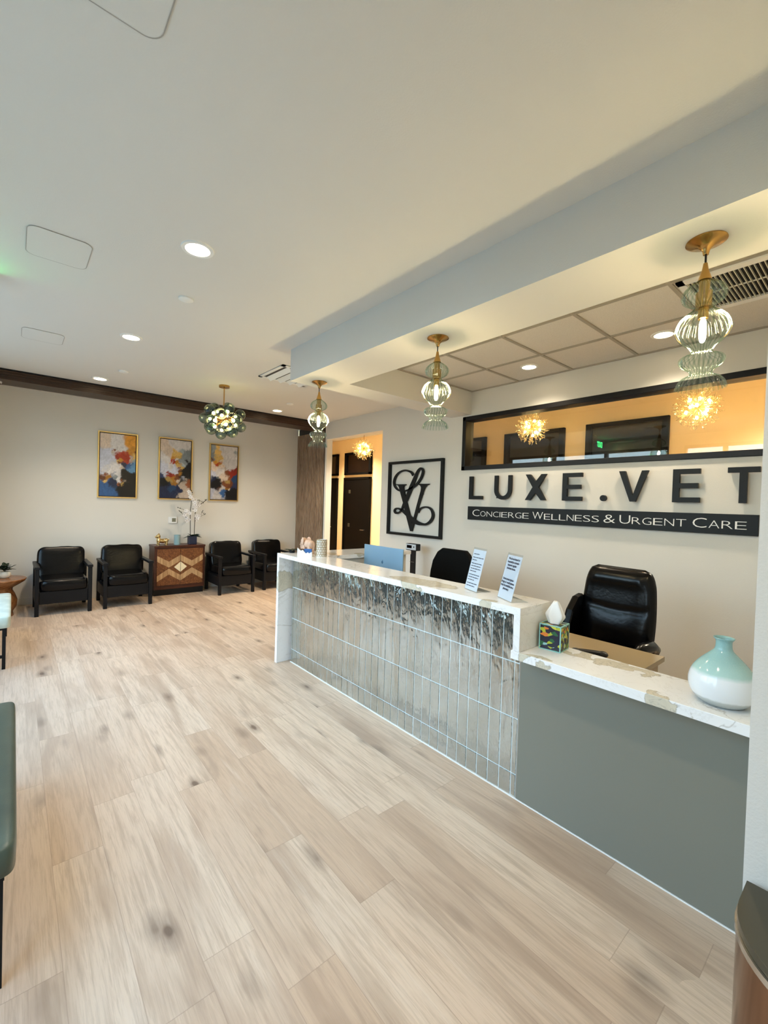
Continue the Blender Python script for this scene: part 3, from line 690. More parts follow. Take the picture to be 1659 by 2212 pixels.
# bubble chandelier
M_BUB = glassy('smoke_green_glass', (.16, .32, .27), .62, .03, .45)
t = thing('bubble_chandelier', 'brass chandelier with a cluster of dark green glass globes', 'chandelier', (2.031, 5.60, ZC))
MB().lathe([(0, 0), (.065, 0), (.065, -.024), (0, -.025)], n=32).build('canopy', M_BRASS, t, smooth=True)
MB().cyl((0, 0, -.02), (0, 0, -.40), .0075).build('rod', M_BRASS, t, smooth=True)
MB().sell((0, 0, -.44), (.045, .045, .045)).build('hub', M_BRASS, t, smooth=True)
k_ = 0; N_ = 20
for i in range(N_):
    zz = 1-2*(i+.5)/N_; aa = i*2.399963; rr = math.sqrt(1-zz*zz)
    d = Vector((rr*math.cos(aa), rr*math.sin(aa), zz*.78))
    if zz > .93: d = Vector((.35, .3, .8))
    ctr = d*.225+Vector((0, 0, -.44)); R0 = .070
    br = MB().cyl(Vector((0, 0, -.44)), d*.10+Vector((0, 0, -.44)), .007, n=8).cyl(d*.10+Vector((0, 0, -.44)), d*.135+Vector((0, 0, -.44)), .013, n=10).build('arm', M_BRASS, t, smooth=True)
    MB().sell(ctr, (R0, R0, R0), nu=28, nv=16).build('glass_globe', M_BUB, br, smooth=True, ang=180)
    MB().sell(d*.162+Vector((0, 0, -.44)), (.021, .021, .021), nu=12, nv=8).build('bulb', emit('chandelier_bulb', (1, .74, .32), 17) if i == 0 else bpy.data.materials['chandelier_bulb'], br, smooth=True, ang=180)
# starburst chandeliers in the corridor
M_SPUT = plain('crystal_gold', (.95, .80, .48), .22, .7)
t = thing('starburst_chandelier', 'x', 'chandelier', (5.10, 3.08, ZC), 0, 'gold starburst chandeliers in the corridor')
MB().lathe([(0, 0), (.05, 0), (.05, -.02), (0, -.022)], n=24).build('canopy', M_BRASS, t, smooth=True)
MB().cyl((0, 0, -.02), (0, 0, -.36), .005).build('rod', M_BRASS, t)
MB().sell((0, 0, -.40), (.025, .025, .025), nu=16, nv=10).build('hub', M_BRASS, t, smooth=True)
sp = MB(); rg = random.Random(5)
for i in range(230):
    zz = rg.uniform(-1, 1); aa = rg.uniform(0, 2*PI); rr = math.sqrt(1-zz*zz); d = Vector((rr*math.cos(aa), rr*math.sin(aa), zz))
    L = rg.uniform(.15, .215); o_ = Vector((0, 0, -.40)); sp.cyl(o_+d*.02, o_+d*L, .0015, n=4)
    for s2 in range(3):
        e = o_+d*(L-.015*s2); dd = Vector((rg.uniform(-1, 1), rg.uniform(-1, 1), rg.uniform(-1, 1))).normalized()
        sp.cyl(e, e+dd*.022, .0034, .0016, n=4)
sp.build('spray', M_SPUT, t)
MBL = emit('starburst_bulb', (1, .72, .32), 60)
for i in range(9):
    zz = 1-2*(i+.5)/9; aa = i*2.4; rr = math.sqrt(1-zz*zz)
    MB().sell(Vector((0, 0, -.40))+Vector((rr*math.cos(aa), rr*math.sin(aa), zz))*.105, (.014, .014, .018), nu=10, nv=8).build('bulb', MBL, t, smooth=True, ang=180)
t['label'] = 'gold starburst chandelier seen through the left part of the interior window'
for y, lb in ((1.29, 'gold starburst chandelier seen below the nearest glass pendant'), (6.64, 'gold starburst chandelier seen in the hallway doorway'), ):
    c = copy_tree(t); c.location = (5.10, y, ZC); c['label'] = lb
# exit sign, dome camera
t = thing('exit_sign', 'white ceiling-mounted exit sign with green letters at the left picture edge', 'exit sign', (-.245, 3.93, ZC))
MB().box(-.15, .15, -.022, .022, -.20, -.02).build('housing', M_WHITE, t, bevel=.004)
MB().cyl((0, 0, 0), (0, 0, -.03), .04).build('mount', M_WHITE, t)
vs, fs = text_mesh('exit', [('EXIT', .15, -.115, .115, -.165, .004)], None)
MB().add([(x, -.0235, z) for x, z in vs], fs).build('lettering', emit('exit_green', (.08, 1, .25), 14), t, fix=False)
t = thing('dome_camera', 'small white dome camera on the walnut header at the left picture edge', 'camera', (-.165, 6.98, 2.895))
MB().lathe([(0, 0), (.045, 0), (.045, -.018), (.038, -.022), (0, -.022)], n=28).build('base', M_WHITE, t, smooth=True)
MB().lathe([(.032, -.022), (.03, -.038), (.018, -.05), (0, -.054)], n=24).build('dome', M_DARKGLASS, t, smooth=True)

# ================================================================ FAR WALL: PAINTINGS, CABINET, CHAIRS
def painting(x0, x1, z0, z1, seeds, seed, label):
    t = thing('framed_painting', label, 'painting', ((x0+x1)/2, YF, z0), 0, 'abstract paintings in gold frames')
    w_, h_ = x1-x0, z1-z0; a = w_/2; fw = .016
    MB().box(-a, -a+fw, -.04, 0, 0, h_).box(a-fw, a, -.04, 0, 0, h_).box(-a+fw, a-fw, -.04, 0, 0, fw).box(-a+fw, a-fw, -.04, 0, h_-fw, h_).build('frame', M_GOLD, t)
    MB().box(-a+fw, a-fw, -.022, -.012, fw, h_-fw).build('shadow_gap', plain('frame_gap', (.04, .02, .015), .7), t)
    g = fw+.012; nx, nz = 110, 210
    cw_, chh = w_-2*g, h_-2*g
    S_ = np.array([(q[0], q[1]*chh/cw_, q[2]) for q in seeds]); C_ = np.array([q[3] for q in seeds])
    vs, cols = [], []
    for j in range(nz+1):
        for i in range(nx+1):
            u_, v_ = i/nx, j/nz; p = Vector((u_*3+seed, (1-v_)*3*chh/cw_, seed))
            n1 = noise.noise(p*1.2); n2 = noise.noise(p*1.2+Vector((9, 3, 1))); n3 = noise.noise(p*4); n4 = noise.noise(p*4+Vector((2, 7, 5)))
            n5 = noise.noise(p*11); n6 = noise.noise(p*11+Vector((4, 1, 8)))
            uu = u_+.13*n1+.06*n3+.035*n5; vv = (1-v_)*chh/cw_+.13*n2+.06*n4+.035*n6
            d = (np.hypot(S_[:, 0]-uu, S_[:, 1]-vv))/S_[:, 2]
            wt = np.exp(-(d-d.min())*38); c = (C_*wt[:, None]).sum(0)/wt.sum()
            gr = 1+.22*noise.noise(Vector((uu*14, vv*7, 3)))+.12*n5
            cols.append(np.clip(c*gr, 0, 1)); vs.append((-a+g+u_*cw_, -.030, g+v_*chh))
    fs = [(j*(nx+1)+i, j*(nx+1)+i+1, (j+1)*(nx+1)+i+1, (j+1)*(nx+1)+i) for j in range(nz) for i in range(nx)]
    mb = MB().add(vs, fs); n0 = len(vs); mb.box(-a+g, a-g, -.0295, -.02, g, h_-g)
    G_ = G('painted_canvas'); at_ = G_.n('VertexColor'); at_.layer_name = 'paint'
    m = G_.pbr(at_.outputs[0], .35, 0, .4)
    o = mb.build('canvas', m, t, fix=False)
    ca = o.data.color_attributes.new('paint', 'FLOAT_COLOR', 'POINT')
    arr = np.ones((len(o.data.vertices), 4), dtype=np.float32); arr[:n0, :3] = np.array(cols); ca.data.foreach_set('color', arr.ravel())
WHT, LIL, TAN, ORG, RED, BRN, BLU, NVY, BLK, GLD, GRY, LBL = [np.array(c) for c in ((.72, .68, .66), (.56, .57, .66), (.62, .50, .40), (.60, .26, .03), (.42, .03, .01), (.20, .06, .02), (.03, .10, .26), (.012, .02, .06), (.004, .004, .006), (.66, .42, .12), (.20, .23, .24), (.12, .28, .48))]
P1 = [(.15, .1, 1, TAN*1.15), (.45, .08, 1.2, WHT), (.6, .2, 1.1, WHT), (.15, .45, 1.4, LIL), (.3, .55, 1.2, WHT), (.25, .3, .8, LIL*1.1), (.9, .12, 1, ORG*1.2), (.85, .25, .8, ORG), (.95, .35, .6, GLD), (.9, .28, .35, BRN), (.66, .38, .8, RED), (.70, .33, .6, RED), (.45, .38, .5, RED*.8), (.42, .26, .35, BRN), (.33, .30, .5, TAN), (.5, .43, .5, GLD), (.6, .42, .4, ORG), (.55, .47, .4, BRN), (.62, .55, .4, TAN), (.55, .52, .4, WHT), (.78, .38, .4, TAN*.8), (.85, .5, .7, BLU), (.95, .52, .7, LBL), (.72, .5, .5, NVY), (.92, .58, .5, LBL), (.95, .43, .4, GRY*1.5), (.8, .7, 1.1, BLK), (.9, .85, 1.3, BLK), (.6, .9, 1, BLK), (.75, .75, .4, TAN*.5), (.62, .75, .35, BRN), (.65, .82, .35, GLD*.7), (.52, .82, .3, BRN*1.5), (.1, .85, 1.2, BLU), (.25, .93, 1.2, BLU), (.35, .8, .6, NVY), (.1, .62, .4, BRN), (.2, .70, .5, ORG*.6), (.15, .76, .35, GLD), (.1, .72, .4, BRN*.6), (.33, .68, .4, LIL*.6), (.45, .62, .8, WHT), (.5, .75, .5, WHT), (.42, .74, .4, GRY), (.04, .6, .4, LIL)]
P2 = [(.15, .12, 1.1, TAN*1.1), (.3, .2, .9, TAN), (.55, .1, 1.1, WHT*.9), (.8, .1, 1, WHT*.85), (.2, .35, 1.1, WHT), (.15, .5, 1.2, LIL*1.1), (.35, .45, .9, WHT), (.45, .5, .8, LIL*1.15), (.48, .19, .5, GLD), (.52, .27, .5, GLD*1.1), (.42, .33, .5, ORG), (.6, .33, .5, GLD*.8), (.38, .38, .45, RED), (.5, .42, .5, RED*.8), (.57, .38, .3, WHT), (.62, .43, .4, ORG*.8), (.66, .48, .4, GLD), (.6, .52, .35, BRN), (.7, .2, .6, GRY*1.6), (.85, .25, 1, GRY), (.95, .2, .7, GRY*.8), (.8, .36, .8, GRY*1.2), (.9, .33, .5, BLK), (.75, .43, .5, GRY*2), (.9, .5, 1.2, BLK), (.85, .62, 1.1, BLK), (.68, .58, .4, ORG*.7), (.55, .62, .4, BRN), (.35, .60, .5, RED*.7), (.42, .65, .4, ORG*.7), (.3, .68, .4, GLD*.6), (.5, .72, .4, ORG*.6), (.57, .7, .3, TAN), (.05, .6, .7, NVY*2), (.1, .75, 1, BLK), (.2, .9, 1.3, NVY), (.4, .85, .8, BLU*.5), (.5, .9, .7, NVY), (.75, .66, .4, LIL*.6), (.85, .68, .4, TAN*.7), (.8, .77, .5, TAN*.8), (.92, .75, .5, BRN*1.5), (.75, .93, .8, TAN*.9), (.9, .92, .7, TAN), (.66, .83, .4, NVY)]
P3 = [(.05, .08, .7, GRY*1.4), (.08, .2, .7, GRY), (.2, .05, .6, GLD*1.2), (.25, .14, .6, GLD*1.1), (.5, .1, 1.1, WHT*.8), (.75, .12, 1.2, WHT*.85), (.9, .1, .5, GRY*1.3), (.95, .3, .9, WHT*.8), (.6, .3, 1, WHT*.75), (.75, .4, .9, WHT*.8), (.3, .24, .5, GLD*.9), (.2, .29, .5, ORG), (.25, .34, .4, RED), (.3, .36, .35, ORG*.7), (.05, .24, .3, BRN), (.38, .4, .5, TAN), (.5, .42, .5, TAN*.7), (.1, .42, .9, TAN*1.3), (.1, .52, 1, LIL*1.15), (.3, .5, 1, WHT), (.45, .58, .8, TAN*1.1), (.62, .52, .4, BRN), (.75, .52, .6, RED*.7), (.9, .5, .6, RED*.6), (.97, .44, .4, RED*.5), (.65, .6, .4, BRN*1.3), (.6, .66, .4, GLD*.6), (.55, .7, .5, BRN), (.7, .7, .5, BRN*.7), (.65, .78, .35, ORG*.5), (.75, .8, .3, TAN), (.9, .62, .6, BLU*.5), (.92, .72, .6, NVY*1.5), (.9, .88, 1.2, BLK), (.7, .92, .8, BLK), (.1, .62, .7, NVY), (.2, .7, 1, BLK), (.25, .62, .5, GRY*.6), (.3, .76, .5, BRN*.5), (.22, .86, .4, WHT*.7), (.1, .87, .8, LIL*.8), (.3, .93, .8, WHT*.7), (.42, .78, .6, WHT*.7), (.5, .88, .6, BLU*1.1), (.47, .95, .5, LIL*.5)]
painting(.966, 1.499, 1.540, 2.556, P1, 1.3, 'abstract painting with red and orange over white, leftmost of three')
painting(1.806, 2.337, 1.540, 2.566, P2, 4.7, 'abstract painting with a gold stream and black corner, middle of three')
painting(2.625, 3.152, 1.540, 2.556, P3, 8.2, 'abstract painting with cream top and dark red streak, rightmost of three')
t = thing('thermostat', 'white square thermostat with grey screen on the far wall', 'thermostat', (2.045, YF, 1.195))
MB().box(-.066, .0, -.010, 0, -.052, .052).box(-.03, .066, -.025, -.008, -.054, .054).build('case', M_WHITE, t, bevel=.005)
MB().box(-.012, .048, -.027, -.024, -.03, .032).build('screen', plain('lcd_grey', (.20, .20, .14), .3), t)
for x, lb in ((1.03, 'white wall outlet low between the two left armchairs'), (2.72, 'white wall outlet low behind the third armchair')):
    t = thing('wall_outlet', lb, 'outlet', (x, YF, .27), 0, 'wall outlets')
    MB().box(-.036, .036, -.006, 0, -.058, .058).build('plate', M_WHITE, t, bevel=.002)
    MB().box(-.017, .017, -.009, -.006, -.035, -.008).box(-.017, .017, -.009, -.006, .008, .035).build('socket', M_WHITE, t)

# armchair
def armchair():
    t = thing('armchair', 'x', 'armchair', (0, 0, 0), 0, 'black leather armchairs along the far wall')
    W_, D_ = .305, .70; lt = .045
    for sx_ in (-1, 1):
        x = sx_*(W_-lt/2)
        MB().box(x-lt/2, x+lt/2, 0, .05, 0, .60).build('leg', M_BLACKM, t, bevel=.004)
        MB().hexa([(x-lt/2, D_-.06, 0), (x+lt/2, D_-.06, 0), (x+lt/2, D_, 0), (x-lt/2, D_, 0)], [(x-lt/2, D_-.10, .60), (x+lt/2, D_-.10, .60), (x+lt/2, D_-.04, .60), (x-lt/2, D_-.04, .60)]).build('leg', M_BLACKM, t, bevel=.004)
        MB().box(x-.03, x+.03, -.01, D_-.02, .60, .635).build('armrest', M_BLACKM, t, bevel=.006)
        MB().box(x-lt/2+.005, x+lt/2-.005, .05, D_-.07, .15, .30).build('side_rail', M_BLACKM, t, bevel=.003)
    MB().box(-W_+lt, W_-lt, .02, D_-.10, .15, .31).build('seat_frame', M_BLACKM, t, bevel=.004)  # frame and rails deepened; their black stands in for shade under the seat
    MB().sell((0, .30, .385), (.262, .315, .085), .35, .22, 44, 20, wr=.03, seed=2).build('seat_cushion', M_LEATHER, t, smooth=True, ang=180)
    T = Matrix.Rotation(math.radians(-12), 4, 'X')
    b = MB().sell((0, .565, .61), (.272, .085, .225), .33, .3, 44, 24, T=T, wr=.05, seed=5)
    b.build('back_cushion', M_LEATHER, t, smooth=True, ang=180)
    MB().box(-W_+lt, W_-lt, .64, .665, .30, .62).build('back_frame', M_BLACKM, t, bevel=.003)
    return t
ac = armchair()
sp_ = [(.522, 7.02, 'black leather armchair at the far left beside the wooden side table'), (1.266, 7.04, 'black leather armchair directly left of the patterned cabinet'),
       (2.862, 7.08, 'black leather armchair directly right of the patterned cabinet'), (3.65, 7.11, 'black leather armchair farthest right, partly hidden by the desk')]
for i, (x, y, lb) in enumerate(sp_):
    c = ac if i == 0 else copy_tree(ac)
    c.location = (x, y, 0); c['label'] = lb
# cabinet
cb = thing('cabinet', 'small dark wood cabinet with pale chevron inlay doors', 'cabinet', (2.085, 7.53, 0))
a = .385
MB().box(-a, a, 0, .36, .10, .77).build('body', M_CAB, cb, bevel=.003)
MB().box(-a-.006, a+.006, -.01, .362, .77, .80).build('top', M_CAB, cb, bevel=.003)
MB().box(-a+.01, a-.01, .03, .36, 0, .10).build('plinth', M_BLACK, cb)
for sgn in (-1, 1):
    x0, x1 = (-a+.035, -.003) if sgn < 0 else (.003, a-.035)
    d = MB().box(x0, x1, -.014, 0, .165, .745).build('door', M_BURL, cb, bevel=.002)
    W2 = x1-x0; xm = (x0+x1)/2; zc = .452
    fnc = lambda p, q, dd: (p, -.014-dd, q)
    inl = MB()
    up = [(x0, .665-.0), (xm, .59-.012), (x1, .665)]
    # upper and lower chevrons meet at the door's middle
    inl.prism([(x0, .645), (xm, .545), (x1, .645), (x1, .552), (xm, .448), (x0, .552)], fnc, 0, .002)
    inl.prism([(x0, .228), (xm, .338), (x1, .228), (x1, .320), (xm, .432), (x0, .320)], fnc, 0, .002)
    i_ = inl.build('inlay', M_INLAY, d)
    e0 = x1 if sgn < 0 else x0
    dm = MB().prism([(e0, .535), (e0+sgn*.095, zc), (e0, .37)], fnc, 0, .0025).build('diamond', M_CREAM, d)
    MB().box(min(e0, e0+sgn*.012), max(e0, e0+sgn*.012), -.020, -.014, .43, .475).build('pull', M_CREAM, d)
# gold dog figurine
M_GOLDF = plain('polished_gold', (.85, .62, .28), .12, 1)
dg_ = thing('dog_figurine', 'small shiny gold dog figurine on the cabinet', 'figurine', (1.84, 7.68, .80))
b = MB()
b.sell((.010, 0, .066), (.068, .038, .038)).sell((.058, 0, .068), (.038, .038, .040)).sell((-.045, 0, .074), (.038, .038, .046))
b.cyl((-.046, 0, .08), (-.054, 0, .125), .030, .026).sell((-.056, 0, .142), (.034, .034, .031)).sell((-.086, -.004, .132), (.022, .020, .017))
for xx in (-.056, .064):
    for yy in (-.022, .022): b.cyl((xx, yy, .06), (xx, yy, 0), .018, .015, 12).sell((xx-.006, yy, .009), (.020, .016, .009), nu=12, nv=8)
for yy in (-.022, .022): b.cyl((-.050, yy, .160), (-.047, yy*1.35, .190), .014, .003, 8)
b.sell((.098, 0, .085), (.010, .008, .012), nu=10, nv=8)
b.build('body', M_GOLDF, dg_, smooth=True, ang=80)
# patterned candle jars
def jar(name, label, loc, rad, h, base, lattice, mb_=M_WHITE, cols=14, rows_=6):
    t = thing(name, label, 'candle holder', loc)
    MB().lathe([(0, 0), (rad*.97, 0), (rad*.97, h), (rad*.90, h), (rad*.90, .01)], n=40).build('glass', base, t, smooth=True)
    mb = MB()
    for j in range(rows_):
        for i in range(cols):
            th = 2*PI*(i+.5*(j % 2))/cols; zc_ = h*(.10+.80*j/(rows_-1))
            ring = []
            for k in range(17):
                q = 2*PI*k/16; du = .36*2*PI/cols*math.cos(q); dz = h/rows_*.50*math.sin(q)
                ring.append((rad*.985*math.cos(th+du), rad*.985*math.sin(th+du), zc_+dz))
            mb.tube(ring, rad*.035, 5)
    mb.build('lattice_pattern', lattice, t)
    MB().lathe([(rad*.9, h), (rad*.995, h), (rad*.995, h*.975), (rad*.9, h*.975)], n=40).build('rim', lattice, t)
    return t
jar('candle_jar', 'blue and silver patterned candle jar on the cabinet', (2.068, 7.68, .80), .049, .160, plain('aqua_jar', (.22, .45, .50), .3), plain('silver_lattice', (.42, .44, .43), .3, .4))
jar('candle_jar', 'white patterned candle jar with gold lattice on the desk counter', (2.185, 3.445, ZT), .050, .160, plain('white_jar', (.82, .82, .80), .35), plain('gold_lattice', (.36, .25, .10), .35, .5), rows_=7)
# orchid
M_STEM = plain('orchid_stem', (.05, .045, .03), .5); M_LEAF = plain('dark_leaf', (.012, .028, .012), .35, 0, .5)
M_PETAL = plain('white_petal', (.82, .80, .80), .5); M_BUD = plain('dark_bud', (.03, .035, .015), .5)
t = thing('potted_orchid', 'white artificial orchid in a navy blue square pot on the cabinet', 'orchid', (2.305, 7.68, .80))
MB().box(-.062, .062, -.055, .055, 0, .135).build('pot', plain('navy_pot', (.012, .018, .045), .4), t, bevel=.006)
def leaf(mb, p0, d, L, W_, droop=.3, n=7, mi=0):
    p0 = Vector(p0); d = Vector(d).normalized(); side = d.cross(Vector((0, 0, 1)))
    side = side.normalized() if side.length > .01 else Vector((1, 0, 0))
    vs = []
    for i in range(n+1):
        t_ = i/n; c = p0+d*L*t_+Vector((0, 0, -droop*L*t_*t_)); ww = W_*math.sin(PI*min(1, t_*.92+.08))**.8*.5
        vs += [c-side*ww, c+Vector((0, 0, -ww*.35)), c+side*ww]
    fs = []
    for i in range(n):
        for k in range(2): fs.append((3*i+k, 3*i+k+1, 3*i+4+k, 3*i+3+k))
    mb.add(vs, fs, mi)
mb = MB()
for a_, el, L, W_ in ((0, .2, .13, .05), (.5, .5, .12, .06), (3.3, .15, .12, .035), (2.6, .9, .10, .035), (-.6, .3, .11, .06), (3.9, .4, .10, .05), (.1, .75, .11, .07), (4.8, .5, .1, .05)):
    leaf(mb, (0, 0, .13), (math.cos(a_), -abs(math.sin(a_))*.6, el), L*1.25, W_*1.35, .35)
mb.build('leaves', M_LEAF, t, solid=.002)
stems = [[(-.03, 0, .12), (-.035, 0, .35), (-.04, 0, .55), (-.025, 0, .72), (-.022, .0, .78), (-.045, -.01, .85), (-.075, -.01, .89)],
         [(.03, 0, .12), (.035, 0, .35), (.04, 0, .50), (.05, 0, .60), (.11, 0, .66), (.17, 0, .71), (.225, 0, .755)]]
br = [[(.036, 0, .38), (.09, 0, .43), (.15, 0, .48), (.205, 0, .505)], [(-.04, 0, .50), (-.08, 0, .55), (-.15, 0, .58), (-.235, 0, .61)], [(-.037, 0, .38), (-.09, 0, .43), (-.15, 0, .49), (-.215, 0, .56)], [(.11, 0, .44), (.15, 0, .52), (.165, 0, .56)], [(.05, 0, .60), (.08, -.01, .68), (.10, -.01, .74)]]
for s in stems: MB().tube(s, .0055, 6).build('stem', M_STEM, t, smooth=True)
for s in br: MB().tube(s, .0028, 5).build('twig', M_STEM, t)
fl = MB(); bd = MB(); rg = random.Random(11)
pts = [(-.075, .88), (-.055, .84), (-.03, .80), (-.02, .76), (.0, .73), (.02, .70), (.03, .66), (.01, .64), (.05, .63), (.0, .59), (.035, .57), (-.06, .87), (.04, .75), (.07, .71), (-.08, .54), (-.12, .56), (-.06, .52), (-.10, .45), (-.07, .41), (-.14, .49), (-.09, .39), (.07, .44), (.06, .41), (.10, .47), (.05, .48), (-.05, .79), (.10, .66), (-.12, .52)]
for (x, z) in pts:
    c = Vector((x, rg.uniform(-.04, .01), z)); n_ = Vector((rg.uniform(-.4, .4), -1, rg.uniform(-.3, .3))).normalized(); a1 = n_.orthogonal().normalized(); a2 = n_.cross(a1); ph = rg.uniform(0, 6)
    fl = MB()
    for k in range(5):
        q = ph+2*PI*k/5; d = (a1*math.cos(q)+a2*math.sin(q)); s_d = n_.cross(d)
        R1 = .038
        vs = [c, c+d*R1*.5+s_d*R1*.38+n_*.006, c+d*R1+n_*.001, c+d*R1*.5-s_d*R1*.38+n_*.006]
        fl.add(vs, [(0, 1, 2, 3)])
    fo = fl.build('flower', M_PETAL, t, solid=.0015)
    MB().sell(c+n_*.006, (.004, .004, .005), nu=8, nv=5).build('stamen', M_BUD, fo)
for (x, z) in ((.225, .757), (.205, .74), (.20, .755), (.17, .70), (.10, .745), (.115, .73), (.08, .74), (.205, .51), (.19, .50), (.18, .52), (.165, .565), (.15, .54), (-.235, .612), (-.20, .60), (-.215, .56), (-.20, .545), (-.18, .535), (-.03, .90), (-.015, .87), (.145, .72)):
    MB().sell((x, 0, z), (.007, .007, .010), nu=8, nv=6).build('bud', M_BUD, t, smooth=True)
# side table and plant
t = thing('side_table', 'round carved wooden pedestal side table left of the armchairs', 'side table', (-.16, 7.33, 0))
MB().lathe([(0, .475), (.30, .475), (.305, .468), (.29, .44), (.21, .385), (.17, .36), (.165, .33), (.19, .28), (.215, .20), (.21, .12), (.17, .05), (.18, .0), (0, 0)], n=48).build('body', M_TABLE, t, smooth=True, ang=50)
t = thing('potted_plant', 'dark leafy plant in a round white pot on the wooden side table', 'plant', (-.075, 7.37, .475))
MB().lathe([(0, 0), (.035, 0), (.055, .015), (.066, .04), (.062, .07), (.048, .085), (.044, .083), (.0, .078)], n=32).build('pot', plain('cream_pot', (.82, .76, .64), .4), t, smooth=True, ang=60)
mb = MB(); rg = random.Random(4)
for i in range(22):
    a_ = i*2.4; el = rg.uniform(.1, 1.5); leaf(mb, (rg.uniform(-.02, .02), rg.uniform(-.02, .02), .09+.05*rg.random()), (math.cos(a_), math.sin(a_), el), rg.uniform(.09, .15), rg.uniform(.04, .06), .3)
mb.build('leaves', M_LEAF, t, solid=.0015)
MB().tube([(0, 0, .075), (.01, 0, .12), (0, 0, .17)], .005).build('stem', M_STEM, t)

# ================================================================ BENCHES AT THE WINDOW WALL
def bench(label, x1, y0, y1, zt, m, gap=0):
    t = thing('bench', label, 'bench', (x1-.24, (y0+y1)/2, 0)); L = (y1-y0)/2
    MB().sell((0, 0, zt-.055), (.24, L, .06), .22, .1, 60, 16).build('seat', m, t, smooth=True, ang=180)
    MB().box(-.21, .21, -L+.03, L-.03, zt-.125, zt-.10).build('seat_frame', M_BLACKM, t)
    for sx_ in (-1, 1):
        for sy_ in (-1, 1):
            MB().box(sx_*.195-.0125, sx_*.195+.0125, sy_*(L-.04)-.0125, sy_*(L-.04)+.0125, 0, zt-.10).build('leg', M_BLACKM, t)
    for sy_ in (-1, 1): MB().box(-.2, .2, sy_*(L-.04)-.009, sy_*(L-.04)+.009, .10, .125).build('stretcher', M_BLACKM, t)
bench('pale mint upholstered bench with black metal legs at the left edge', -.005, 5.06, 6.30, .475, M_BENCH1)
bench('dark sage leather bench in the left foreground edge', .022, 1.76, 3.03, .47, M_BENCH2)

# ================================================================ THINGS ON AND BEHIND THE DESK
# elephant
t = thing('elephant_figurine', 'pale stone elephant figurine on the far end of the counter', 'figurine', (2.20, 3.72, ZT), math.radians(100))
M_ELE = plain('pale_onyx', (.70, .47, .34), .45, 0, .4, .2, 25, .15)
b = MB()   # faces +x locally
b.sell((-.012, 0, .098), (.062, .042, .043)).sell((.052, 0, .116), (.036, .032, .038)).sell((-.055, 0, .092), (.030, .037, .040))
for xx in (-.052, .026):
    for yy in (-.022, .022): b.cyl((xx, yy, .085), (xx+.003, yy, .0), .019, .015, 14)
b.tube([(.070, 0, .112), (.087, 0, .090), (.090, 0, .062), (.084, 0, .040), (.092, 0, .026)], [.020, .016, .013, .010, .008], 12)
for s in (-1, 1):
    b.sell((.030, s*.040, .122), (.028, .007, .038), nu=16, nv=10, T=Matrix.Rotation(s*-.35, 4, 'Z'))
    b.tube([(.078, s*.013, .092), (.096, s*.016, .080), (.108, s*.015, .084)], [.004, .0035, .0015], 8)
b.tube([(-.082, 0, .105), (-.092, 0, .08), (-.09, 0, .045)], [.004, .003, .004], 6)
b.build('body', M_ELE, t, smooth=True, ang=80)
# card holder
t = thing('card_holder', 'white wavy-edged card holder with blue and dark cards on the counter', 'card holder', (2.065, 3.535, ZT), math.radians(-53))
fnh = lambda a_, b_, d: (a_, -d, b_)
MB().prism([(-.072, 0), (.072, 0), (.072, .045), (.06, .040), (.045, .030), (.03, .040), (.012, .028), (-.005, .044), (-.02, .060), (-.035, .050), (-.055, .062), (-.072, .078)], fnh, 0, .012).box(-.072, .072, 0, .03, 0, .008).build('body', M_WHITE, t)
MB().box(-.01, .062, .002, .014, .008, .070).build('blue_cards', plain('blue_card', (.02, .10, .32), .35), t)
MB().sell((-.035, .018, .052), (.028, .016, .016)).build('dark_bowl', plain('dark_bowl', (.05, .02, .015), .35), t, smooth=True)
# small plant
t = thing('potted_plant', 'small dark plant at the far corner of the counter', 'plant', (2.10, 3.845, ZT))
MB().lathe([(0, 0), (.025, 0), (.032, .03), (.028, .03), (0, .026)], n=24).build('pot', M_BLACK, t, smooth=True)
mb = MB()
for i in range(14): a_ = i*2.4; leaf(mb, (0, 0, .028), (math.cos(a_), math.sin(a_), .1+.05*(i % 5)), .085, .022, .2)
mb.build('leaves', M_LEAF, t, solid=.001)
# monitor (seen from behind)
t = thing('computer_monitor', 'back of a blue-silver desktop monitor standing behind the counter', 'monitor', (2.70, 3.165, .748))
def alu():
    g = G('blue_aluminium'); return g.pbr((.28, .47, .66), .32, .35, .5)
MA = alu()
MB().box(-.006, .006, -.285, .285, .115, .42).build('shell', MA, t, bevel=.004)
MB().box(.006, .010, -.28, .28, .12, .415).build('screen', M_DARKGLASS, t)
MB().box(.0, .012, -.065, .065, .006, .13).box(-.07, .09, -.07, .07, 0, .006).build('stand', MA, t, bevel=.002)
MB().sell((-.0062, 0, .27), (.001, .013, .015)).sell((-.0062, -.004, .289), (.001, .003, .006)).build('emblem', plain('emblem_blue', (.10, .22, .36), .2, .3), t)
# scale post
t = thing('weighing_scale', 'black post of a standing scale with a grey display against the wall', 'scale', (4.10, 4.18, 0))
MB().box(-.18, .16, -.20, .20, 0, .06).build('platform', M_BLACK, t, bevel=.01)
MB().box(-.022, .022, -.034, .034, .06, .98).build('post', M_BLACK, t, bevel=.004)
MB().box(-.024, -.022, -.036, .036, .805, .815).build('band', M_STEEL, t)
MB().box(-.045, .035, -.10, .10, .965, 1.055).build('display_case', M_BLACK, t, bevel=.006)
f_ = MB().box(-.0475, -.045, -.092, .092, .975, 1.050).build('display_face', plain('display_grey', (.55, .60, .64), .4), t)
MB().box(-.049, -.0475, -.015, .078, .995, 1.035).build('screen', M_DARKGLASS, f_)
MB().cyl((-.0475, -.055, 1.015), (-.0495, -.055, 1.015), .010).build('button', M_BLACK, f_)
